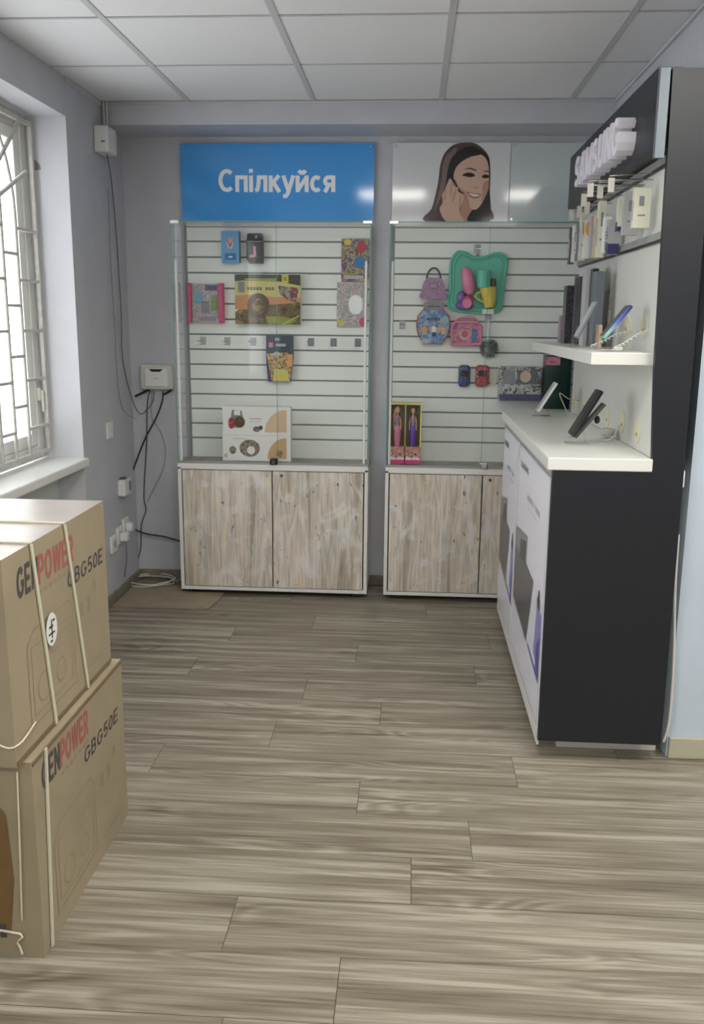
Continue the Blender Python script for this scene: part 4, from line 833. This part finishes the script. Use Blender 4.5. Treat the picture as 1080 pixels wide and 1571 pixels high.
# ------------------------------------------------------------------ black phone display stand
SX, SN, SF, BX = .449, 2.814, 4.30, .755
st = thing('phone_display_stand', 'black and white phone display stand with lit style raised lettering and counter', 'display stand', (.65, 3.5, 0))
st['label'] = 'tall black phone display stand with white counter, shelf and raised white lettering'
mb = MB(); T = .022
mb.prism([(SX + .002, SN, .07), (.856, SN, .07), (.851, SN, 1.3), (.846, SN, 2.157), (.722, SN, 2.157), (.738, SN, 1.3), (BX - .001, SN, .992), (SX, SN, .989)], (0, T, 0), M['black']); mb.build('end_panel', st)
MB().box(.53, .87, SN + .10, SF - .05, 0, .07, M['edge']).build('plinth', st, .002)
MB().box(SX + .006, .85, SN + T, SF, .07, .985, M['edge']).build('counter_body', st)
MB().box(SX + .001, SX + .008, SN + T, SF, .045, .105, M['edge']).build('front_rail', st); MB().box(SX + .001, SX + .008, SN + T, SF, .965, .989, M['lgrey']).build('front_rail', st)
mb = MB(); mb.rbox(.432, BX, SN - .003, SF, .990, 1.030, M['worktop'], .003); mb.build('worktop', st)
MB().box(BX, BX + .05, SN + T, SF, 1.03, 2.150, M['board']).build('back_board', st)
mb = MB().box(.852, .846, SN + T, SF, .98, 2.15, M['black']); mb = MB().box(BX + .05, .85, SN + T, SF, .985, 2.150, M['black']); mb.build('rear_panel', st)
mb = MB().box(.689, BX, SN + T, SF + .02, 1.945, 2.166, M['black']); fs = mb.build('fascia', st)
MB().box(.689, .716, SN - .002, SN + T, 1.915, 2.157, M['silver']).build('fascia_end_cap', st)
mb = MB(); names = 'SAMSUNG'
ff = Face(MB(), (.689, 0, 0), (0, -1, 0), (0, 0, 1), (-1, 0, 0))
ltr = 'SAMSUNG'; tot = .80; cw = tot / 7; y = -3.86
wd = [.95, 1.05, 1.2, .95, 1, 1, 1.0]; sw = sum(wd)
for ch, q in zip(ltr, wd):
    mb = MB(); f = Face(mb, (.689, 0, 0), (0, -1, 0), (0, 0, 1), (-1, 0, 0)); ln = tot * q / sw
    glyphs(f, ch, y + .008, y + ln - .008, 1.972, .112, M['letter'], 0, .2, 0, .055); y += ln
    mb.build('letter', st)
for z, nm in ((1.925, 0), (1.705, 1)): MB().box(BX - .012, BX, SN + T, SF, z - .010, z + .012, M['rail']).box(BX - .006, BX, SN + T, SF, z - .018, z - .010, M['blk']).build('slot_rail', st)
MB().rbox(.556, BX, 2.868, 4.42 - .12, 1.316, 1.354, M['worktop'], .002).build('shelf', st)
# posters
def poster(y0, y1, sx):
    # y0 near edge, y1 far edge; print coordinates run from the far edge (left) to the near edge (right)
    mb = MB(); mb.box(SX - .001, SX + .004, y0, y1, .108, .962, M['poster']); W_ = y1 - y0; H_ = .854
    f = Face(mb, (SX - .001, y1, .108), (0, -1, 0), (0, 0, 1), (-1, 0, 0))
    for a in ((0, 0, W_, .006), (0, H_ - .006, W_, H_), (0, 0, .006, H_), (W_ - .006, 0, W_, H_)): f.rect(*a, M['lgrey'], 1)
    glyphs(f, 'SAMSUNG', W_ * .07, W_ * .37, H_ * .90, .026, M['dgrey'], 1, .17)
    for i, (a, b_) in enumerate(((.36, .54), (.56, .62), (.64, .82))): 
        for k in range(int((b_ - a) / .03)): f.rect(W_ * (a + k * .03), H_ * .795, W_ * (a + k * .03 + .013), H_ * .795 + .022, M['mgrey'], 1)
    for k in range(12): f.rect(W_ * (.37 + k * .032), H_ * .762, W_ * (.37 + k * .032 + .018), H_ * .762 + .007, M['lgrey'], 1)
    fd = M.setdefault('device_grey', mat('device_grey', (92, 90, 96), .3)); fl = M.setdefault('device_light', mat('device_light', (140, 138, 146), .3)); pu = M.setdefault('device_purple', mat('device_purple', (146, 138, 206), .3)); pd = M.setdefault('device_violet', mat('device_violet', (84, 76, 170), .3))
    Lp = lambda pts, m, l: f.poly([(W_ * a, H_ * b_) for a, b_ in pts], m, l)
    Lp([(.0, .44), (.0, .60), (.44, .645), (.44, .40), (.46, .38), (.3, .3)], fl, 1)
    Lp([(.0, .24), (.0, .50), (.44, .52), (.70, .51), (.62, .33), (.56, .20)], fd, 2)
    Lp([(.20, .49), (.20, .58), (.40, .61), (.40, .51)], M['dgrey'], 3)
    Lp([(.0, .25), (.0, .235), (.56, .19), (.57, .205)], M['lgrey'], 3)
    Lp([(.80, .24), (.84, .44), (.97, .45), (.97, .20)], pu, 3); Lp([(.88, .2), (.88, .3), (.97, .36), (.97, .18)], pd, 4)
    Lp([(.62, .215), (.62, .20), (.97, .165), (.97, .185)], pd, 3)
    for k in range(3): f.disc(W_ * (.86 + .02 * k), H_ * (.47 + .03 * (k % 2)), .016, .022, M['dgrey'], 4)
    o = mb.build('front_poster', st); return o
poster(2.845, 3.66, 1); poster(3.70, SF - .004, 1)
mb = MB().box(SX - .004, SX + .006, 3.662, 3.698, .105, .965, M['edge']); mb.build('divider_strip', st)
for q in [(881, 615), (897, 620), (932, 640), (955, 647), (978, 662), (932, 492), (962, 500), (988, 502)]:
    p = onX(*q, BX); MB().tube([(BX + .002, p.y, p.z), (BX - .002, p.y, p.z)], [.04, .04], M['grom'], 20).tube([(BX - .0021, p.y + .004, p.z - .01), (BX - .003, p.y + .004, p.z - .01)], [.006, .006], M['dgrey'], 8).build('cable_grommet', st)
# cable behind the end panel at right
t = thing('power_cable', 'white cable running down behind the black stand end panel to the floor', 'cable', (.87, 2.85, 0))
MB().tube(smooth_loop([tuple(onY(u, v, 2.85)) for u, v in ((1041, 820), (1036, 900), (1034, 1000), (1031, 1060), (1026, 1110), (1018, 1138))], 5, False), .0045, M['cablew'], 8).build('flex', t)
p = onY(1047, 735, 2.85); MB().rbox(p.x - .012, p.x + .006, 2.842, 2.87, p.z - .028, p.z + .028, M['pvc'], .005).build('plug', t)

# ------------------------------------------------------------------ phones on the counter and the shelf
def leaning(name, label, p, q, Y, wid, th, m, edge, stand=True, grp=None, buttons=False, zbase=1.03):
    """a slab seen edge-on: from low point p to high point q (pixels) in the plane Y; wid = its width along Y"""
    a = onY(*p, Y); c = onY(*q, Y); d = (c - a); L_ = d.length; d.normalize(); n = Vector((-d.z, 0, d.x))   # n faces up-left (the screen)
    t = thing(name, label, 'phone', (a.x, Y + wid / 2, zbase), grp); cen = (a + c) / 2 + Vector((0, wid / 2, 0))
    MB().obox(cen, d * L_ / 2, Vector((0, wid / 2, 0)), n * th / 2, edge).build('phone_body', t, th * .3)
    MB().obox(cen + n * (th / 2 + .0004), d * (L_ / 2 - .005), Vector((0, wid / 2 - .004, 0)), n * .0004, m).build('screen', t)
    if stand:
        s_ = MB(); b0 = a - n * (th / 2 + .003)
        s_.obox(b0 + d * .045 + Vector((0, wid / 2, 0)), d * .05, Vector((0, .02, 0)), n * .002, M['clear'])
        s_.tube([tuple(b0 + d * .06 + Vector((0, wid / 2, 0))), (a.x + .05, Y + wid / 2, zbase + .008)], .004, M['clear'], 8)
        s_.rbox(a.x - .02, a.x + .06, Y + wid / 2 - .03, Y + wid / 2 + .03, zbase, zbase + .006, M['clear'], .002)
        s_.rbox(a.x - .012, a.x + .006, Y + wid / 2 - .02, Y + wid / 2 + .02, zbase + .004, max(zbase + .012, a.z - .004), M['clear'], .002)
        s_.build('clear_stand', t)
    return t
def grad(name, cs, z0, z1):
    m = bpy.data.materials.new(name); m.use_nodes = True; nt = m.node_tree; tc = nt.nodes.new('ShaderNodeTexCoord'); sp = nt.nodes.new('ShaderNodeSeparateXYZ'); mr = nt.nodes.new('ShaderNodeMapRange'); r = nt.nodes.new('ShaderNodeValToRGB')
    nt.links.new(tc.outputs['Object'], sp.inputs[0]); nt.links.new(sp.outputs['Z'], mr.inputs[0]); mr.inputs[1].default_value = z0; mr.inputs[2].default_value = z1; nt.links.new(mr.outputs[0], r.inputs[0])
    while len(r.color_ramp.elements) < len(cs): r.color_ramp.elements.new(.5)
    for i, c in enumerate(cs): r.color_ramp.elements[i].position = i / (len(cs) - 1); r.color_ramp.elements[i].color = srgb(*c)
    b = nt.nodes['Principled BSDF']; nt.links.new(r.outputs[0], b.inputs['Base Color']); b.inputs['Roughness'].default_value = .2
    return m
ir = grad('iridescent_green_blue', [(60, 150, 140), (150, 196, 180), (90, 120, 200), (70, 84, 170), (50, 50, 80)], .03, .15)
leaning('mobile_phone', 'silver edged mobile phone leaning on clear stand on the upper shelf', (886, 519), (917, 462), 3.3, .072, .009, M['lgrey'], M['silver'], grp='phones on display', zbase=1.354)
leaning('mobile_phone', 'blue green iridescent mobile phone on the upper shelf nearest the camera', (927, 519), (970, 469), 3.0, .072, .012, M['dgrey'], ir, grp='phones on display', zbase=1.354)
leaning('mobile_phone', 'white edged mobile phone leaning at the far end of the counter', (826, 632), (855, 588), 4.0, .075, .010, M['lgrey'], M['pvc'], grp='phones on display')
pb = leaning('mobile_phone', 'black mobile phone leaning on clear stand at the near end of the counter', (879, 670), (924, 600), 3.1, .078, .016, M['blk'], M['blk'], grp='phones on display')
a = onY(884, 668, 3.1); c = onY(925, 622, 3.1); d = (c - a).normalized(); n = Vector((-d.z, 0, d.x)); MB().obox((a + c) / 2 + Vector((.006, .04, -.004)), d * .075, Vector((0, .02, 0)), n * .006, M['dgrey']).build('charging_cradle', pb, .002)
MB().ell(tuple(onY(916, 644, 3.15)), (.010, .012, .014), M['blk']).build('cable_reel', pb)
def slab(name, label, l, t_, r_, b_, Y, wid, m, zb, me=None, cat='phone', grp='upright phones and cases at the far end of the shelf'):
    a = onY(l, t_, Y); c = onY(r_, b_, Y)
    mb = MB(); mb.rbox(a.x, min(c.x, BX - .001), Y, Y + wid, zb, a.z, m, .0015)
    if me: mb.box(a.x - .0008, a.x, Y + .004, Y + wid - .004, zb + .004, a.z - .004, me)
    return tag(mb.build(name), label, cat, grp)
slab('boxed_phone', 'black speckled slab standing at the far left of the upper shelf', 870, 438, 882, 522, 4.0, .075, mat('speckled_black', (58, 58, 62), .3, noise=.6, nscale=90), 1.354)
slab('boxed_phone', 'narrow pinkish box at the far left end of the upper shelf', 860, 484, 867, 522, 4.15, .05, C['lilac'], 1.354, cat='box')
slab('boxed_phone', 'black topped pale slab behind the speckled one on the shelf', 884, 424, 889, 522, 3.95, .03, M['dgrey'], 1.354)
slab('boxed_phone', 'thin black slab standing upright against the shelf board', 892, 424, 897, 520, 3.8, .075, M['blk'], 1.354)
slab('boxed_phone', 'tall pale grey slab with black edge standing on the shelf', 900, 410, 909, 520, 3.65, .075, M['lgrey'], 1.354)
slab('boxed_phone', 'tall thin black edged slab right of the pale grey one', 910, 412, 912.5, 520, 3.6, .05, M['blk'], 1.354)
slab('boxed_phone', 'slate grey slab standing in for phone reflection and shadow on the board', 915, 416, 921, 520, 3.5, .075, mat('board_reflection_grey', (104, 112, 122), .35), 1.354)  # reflection and shadow on the back board, built as a solid slab
slab('boxed_phone', 'small amber cream slab low beside the silver edged phone', 919, 498, 923, 524, 3.35, .05, C['tan'], 1.354, cat='box')
# coiled security cables
def coilcable(label, pts, z):
    base = smooth_loop(pts, 26, False); out = []
    for k, p in enumerate(base):
        a = k * .95; out.append(p + Vector((math.cos(a) * .004, 0, math.sin(a) * .004 + .003)))
    tag(MB().tube([tuple(p) for p in out], .0022, M['cablew'], 5).build('security_cable'), label, 'cable', 'security cables of the display phones')
coilcable('white coiled security cable right of the iridescent phone', [(.748, 2.98, 1.415), (.72, 2.97, 1.405), (.67, 2.95, 1.375), (.64, 2.93, 1.362), (.66, 2.92, 1.362)], 1.35)
coilcable('white coiled security cable between the two shelf phones', [(.748, 3.2, 1.41), (.70, 3.2, 1.40), (.65, 3.18, 1.375), (.61, 3.15, 1.363)], 1.35)
cable('security_cable', 'thin white cable lying across the counter by the black phone', [(.748, 3.25, 1.09), (.72, 3.22, 1.05), (.70, 3.22, 1.036), (.685, 3.24, 1.034)], .0024, M['cablew'])
cable('security_cable', 'thin white cable drooping behind the white counter phone', [(.752, 4.1, 1.10), (.70, 4.06, 1.11), (.655, 4.04, 1.135), (.69, 4.05, 1.06), (.70, 4.05, 1.036)], .0022, M['cablew'])
p = onY(918, 655, 3.3); 
o = MB().ell((.715, 3.3, 1.05), (.022, .022, .018), M['cablew'], 12, 8).tube([(.715 + .026 * math.cos(k * .6), 3.3 + .026 * math.sin(k * .6), 1.036 + k * .0009) for k in range(36)], .0028, M['cablew'], 5).build('security_cable'); tag(o, 'wound white cable bundle behind the black counter phone', 'cable')

# accessories on hooks under the fascia
items = [  # l, r, t, b, Y, front colour, description
    (980, 1001, 281, 350, 3.00, C['ivory'], 'cream accessory carton hanging nearest the black end panel', None),
    (961, 979, 287, 361, 3.15, M['lgrey'], 'grey white accessory carton hanging second from the end panel', None),
    (950, 959, 298, 355, 3.30, C['ivory'], 'pale accessory pack with blue corner, third from the end panel', 'corner'),
    (937, 950, 330, 390, 3.42, M['lgrey'], 'clear fronted accessory pack with blue lower print', 'low'),
    (929, 936, 326, 388, 3.50, M['pvc'], 'white narrow accessory pack with small blue writing', 'text'),
    (921, 926, 302, 395, 3.55, C['ivory'], 'tall narrow white accessory strip in the middle of the hooks', None),
    (915, 919.5, 322, 396, 3.66, C['tan'], 'beige narrow accessory pack behind the white strip', None),
    (908, 914, 326, 396, 3.74, M['lgrey'], 'light grey narrow accessory pack beside the beige one', None),
    (899, 907, 332, 396, 3.84, M['pvc'], 'white accessory pack with an orange oval', 'oval'),
    (893, 897, 320, 400, 3.94, C['ivory'], 'thin white accessory pack left of the orange oval pack', None),
    (887, 891.5, 336, 400, 4.03, M['mgrey'], 'grey thin accessory pack near the far end of the hooks', None),
    (881, 885, 340, 402, 4.12, M['pvc'], 'thin white accessory pack second from the far end', None),
    (876, 880, 345, 405, 4.22, M['dgrey'], 'dark grey accessory pack hanging at the far end of the rail', None)]
for l, r_, tt, bb, Y, m, dsc, kind in items:
    a = onY(l, tt, Y); c = onY(r_, bb, Y); x1 = min(c.x, BX - .02); x0 = a.x - (c.x - x1); W_ = .028 if Y < 3.4 else .04
    t = thing('accessory_pack', dsc, 'phone accessory', ((x0 + x1) / 2, Y + W_ / 2, c.z), 'phone accessories hanging on the stand')
    mb = MB(); mb.box(x0, x1, Y, Y + W_, c.z, a.z - .014, m)
    f = Face(mb, (x0, Y, c.z), (1, 0, 0), (0, 0, 1), (0, -1, 0)); w_ = x1 - x0; h = a.z - c.z - .014
    fl = Face(mb, (x0, Y + W_, c.z), (0, -1, 0), (0, 0, 1), (-1, 0, 0))
    if kind == 'corner': f.rect(0, 0, w_, h * .15, C['navy']); fl.rect(0, 0, W_, h * .3, C['navy'])
    if kind == 'low': f.rect(0, 0, w_, h * .3, C['navy']); fl.rect(0, 0, W_, h * .35, C['navy']); fl.rect(W_ * .15, h * .45, W_ * .85, h * .8, M['mgrey'])
    if kind == 'text': [f.rect(w_ * .2, h * (.1 + .09 * k), w_ * .7, h * (.14 + .09 * k), C['navy']) for k in range(6)]
    if kind == 'oval': f.disc(w_ * .5, h * .78, w_ * .48, h * .2, C['orange'], 2); fl.disc(W_ * .5, h * .75, W_ * .35, h * .22, C['orange'], 2)
    if kind is None: fl.rect(W_ * .15, h * .2, W_ * .85, h * .7, M['lgrey']); f.rect(w_ * .25, h * .3, w_ * .7, h * .34, M['mgrey']); f.rect(w_ * .3, h * .55, w_ * .6, h * .8, M['mgrey'])
    mb.build('carton', t, .001)
    MB().box(x0 + (x1 - x0) * .3, x0 + (x1 - x0) * .6, Y + W_ * .2, Y + W_ * .8, a.z - .014, a.z, M['clear']).build('hang_tab', t)
tags = [(938, 278), (921, 288), (906, 286), (896, 302), (901, 314), (889, 320), (877, 326)]
dsc = ['nearest the end panel', 'second from the end panel', 'third from the end panel', 'fourth from the end panel', 'fifth from the end panel', 'sixth, near the far end', 'at the far left end']
for k, (q, dd) in enumerate(zip(tags, dsc)):
    p = onZ(*q, 1.885) if k < 5 else onY(*q, 3.85 + .2 * (k - 5)); X0 = p.x
    if p.y > 4.25: p = onY(*q, 4.2); X0 = p.x
    t = thing('price_tag_hook', 'hook with white price tag under the black fascia, ' + dd, 'hook', (BX, p.y, p.z), 'hooks on the stand rail')
    zz = min(p.z + .004, 1.93)
    MB().tube([(BX - .004, p.y, zz), (X0 + .012, p.y, zz), (X0, p.y, zz + .006)], .0022, M['chrome'], 6).build('prong', t)
    MB().tube([(BX - .004, p.y, zz + .02), (X0 - .006, p.y, zz + .012)], .0016, M['chrome'], 6).build('label_wire', t)
    MB().rbox(X0 - .010, X0 + .010, p.y - .003, p.y - .001, zz - .038, zz + .006, M['pvcd'], .0006, 1).build('price_tag', t)

# ------------------------------------------------------------------ cardboard boxes
def gen_box(label, y0, y1, z0, z1, xr, lower):
    x0 = xr - .56
    t = thing('cardboard_box', label, 'cardboard box', (xr - .28, (y0 + y1) / 2, z0), 'stacked generator boxes'); mb = MB()
    # box with slightly bulging faces
    n = 6; 
    def face(o, U, V_, N, m, amp):
        vs = []; fs = []
        for i in range(n + 1):
            for j in range(n + 1):
                a, b_ = i / n, j / n; vs.append(Vector(o) + Vector(U) * a + Vector(V_) * b_ + Vector(N) * amp * (math.sin(PI * a) * math.sin(PI * b_)))
        for i in range(n):
            for j in range(n): fs.append((i * (n + 1) + j, (i + 1) * (n + 1) + j, (i + 1) * (n + 1) + j + 1, i * (n + 1) + j + 1))
        mb.add(vs, fs, m, True)
    L_, H_, W_ = y1 - y0, z1 - z0, .56
    face((xr, y0, z0), (0, L_, 0), (0, 0, H_), (1, 0, 0), M['card'], .0006)
    face((x0, y0, z0), (W_, 0, 0), (0, 0, H_), (0, -1, 0), M['card'], .002)
    face((x0, y1, z0), (0, -L_, 0), (0, 0, H_), (-1, 0, 0), M['card'], .002)
    face((xr, y1, z0), (-W_, 0, 0), (0, 0, H_), (0, 1, 0), M['card'], .002)
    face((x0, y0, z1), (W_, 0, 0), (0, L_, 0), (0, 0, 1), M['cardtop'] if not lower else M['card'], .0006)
    face((x0, y1, z0), (W_, 0, 0), (0, -L_, 0), (0, 0, -1), M['card'], 0)
    f = Face(mb, (xr + .0006, y0, z0), (0, 1, 0), (0, 0, 1), (1, 0, 0))
    fe = Face(mb, (x0, y0 - .002, z0), (1, 0, 0), (0, 0, 1), (0, -1, 0))
    h = H_
    if lower: g0, g1, p0, p1, zt_, c0, c1, zc = .045, .15, .155, .34, h - .095, .30, .565, h - .165
    else: g0, g1, p0, p1, zt_, c0, c1, zc = .06, .168, .172, .385, h - .105, .335, .59, h - .165
    glyphs(f, 'GEN', g0, g1, zt_, .068, M['ink'], 1, .19, .1); glyphs(f, 'POWER', p0, p1, zt_, .068, M['red'], 1, .19, .1)
    glyphs(f, 'GBG50E', c0, c1, zc, .042, M['ink'], 1, .15, .1)
    for k in range(7): f.rect(p0 + .028 * k, zt_ - .022, p0 + .028 * k + .018, zt_ - .013, M['faint'], 1)
    # faint line drawing of the machine in its frame and small transport marks
    f.line([(.09, .05), (.09, .24), (.13, .27), (.34, .27), (.36, .24), (.36, .05), (.09, .05)], .003, M['faint'], 1)
    f.line([(.11, .07), (.11, .23), (.34, .23), (.34, .07), (.11, .07)], .002, M['faint'], 1)
    for cx_, cy_, r_ in ((.17, .12, .035), (.27, .12, .028)):
        f.line([(cx_ + r_ * math.cos(k * PI / 8), cy_ + r_ * math.sin(k * PI / 8)) for k in range(17)], .003, M['faint'], 1)
    f.line([(.22, .18), (.32, .18), (.32, .21), (.22, .21), (.22, .18)], .0025, M['faint'], 1)
    for k in range(3): f.rect(.41 + .05 * k, .20 if k < 2 else .24, .43 + .05 * k, .24 if k < 2 else .27, M['faint'], 1)
    f.rect(.40, .05, .55, .054, M['faint'], 1)
    if lower:
        fe.poly([(0, .06), (W_ - .075, .06), (W_ - .058, .2), (W_ - .065, .36), (W_ - .09, .40), (0, .42)], M['cardb'], 1)
        fe.rect(W_ - .10, .05, W_ - .085, .085, M['ink'], 2)
    else:
        for k in range(12): 
            a = .36 + .16 * ((k * 37) % 10) / 10; b_ = .06 + .033 * k; fe.line([(a, b_), (a + .02, b_ + .018), (a + .03, b_ + .012)], .0016, M['strap'], 2)
    mb.build('carton', t)
    e = MB(); e.box(xr - .001, xr + .001, y0 - .001, y0 + .004, z0, z1, M['card']); 
    fl = MB(); fl.box(xr - .003, xr + .0022, y0 + .003, y1 - .003, z0 + .002, z0 + .012, M['cardd']) if not lower else fl.box(xr - .003, xr + .0022, y0 + .003, y1 - .003, z1 - .012, z1 - .003, M['cardd']); fl.build('flap_edge', t)
    # straps: bands around the carton
    def strap(ys, m=M['strap'], w_=.006):
        a, b_ = ys; th = .0018
        MB().obox(((xr + .0035), (a + b_) / 2, (z0 + z1) / 2), (th, 0, 0), (0, w_, 0), (0, (b_ - a) / 2, -(z1 - z0) / 2 + .002), m).build('strap', t)
        if not lower: MB().obox((xr - W_ / 2, a + .008, z1 + .0025), (W_ / 2 + .004, -.010, 0), (0, w_, 0), (0, 0, th), m).build('strap', t)
    if lower:
        strap((y0 + .072, y0 + .038)); s_ = MB().tube(smooth_loop([(xr - .56, y0 - .006, z0 + .075), (xr - .09, y0 - .006, z0 + .07), (xr - .06, y0 - .006, z0 + .04), (xr - .05, y0 - .006, z0 + .012)], 4, False), .003, M['strap'], 6); s_.build('strap', t)
        MB().tube(smooth_loop([(xr - .03, y0 - .006, z1 - .02), (xr - .036, y0 - .008, z1 - .2), (xr - .045, y0 - .006, z0 + .1)], 5, False), .0022, M['strap'], 6).build('strap', t)
    else:
        strap((y0 + .140, y0 + .215)); strap((y0 + .335, y0 + .43))
        s_ = MB(); s_.obox((xr - .22, (y0 + y1) / 2, z1 + .003), (.006, 0, 0), (-.10, L_ / 2, 0), (0, 0, .0012), M['faint']); s_.build('tape_seam', t)
        s_ = MB().tube(smooth_loop([(xr - .30, y0 - .006, z0 + .2), (xr - .10, y0 - .007, z0 + .12), (xr - .03, y0 - .006, z0 + .055), (xr + .004, y0 + .01, z0 + .05), (xr + .004, y0 + .1, z0 + .06)], 5, False), .0024, M['strap'], 6); s_.build('strap', t)
        st_ = MB(); cyy, czz = y0 + .215, z0 + .24
        st_.add([(xr + .0065, cyy + .032 * math.cos(a * PI / 12), czz + .040 * math.sin(a * PI / 12)) for a in range(24)], [list(range(24))], M['pvc'])
        fs_ = Face(st_, (xr + .0065, cyy, czz), (0, 1, 0), (0, 0, 1), (1, 0, 0)); fs_.rect(-.016, .004, .008, .010, M['ink'], 1); fs_.rect(-.003, -.022, .003, .024, M['ink'], 1); fs_.rect(-.02, -.012, .016, -.007, M['ink'], 1); fs_.rect(.006, .016, .02, .022, M['ink'], 1); fs_.rect(-.012, -.03, .002, -.025, M['ink'], 1)
        st_.build('oval_sticker', t)
    return t
gen_box('large strapped cardboard generator box on the floor, lower of the two', 1.752, 2.370, 0.0005, .490, -.813, True)
gen_box('large strapped cardboard generator box on top with white oval sticker', 1.722, 2.342, .4925, .957, -.832, False)
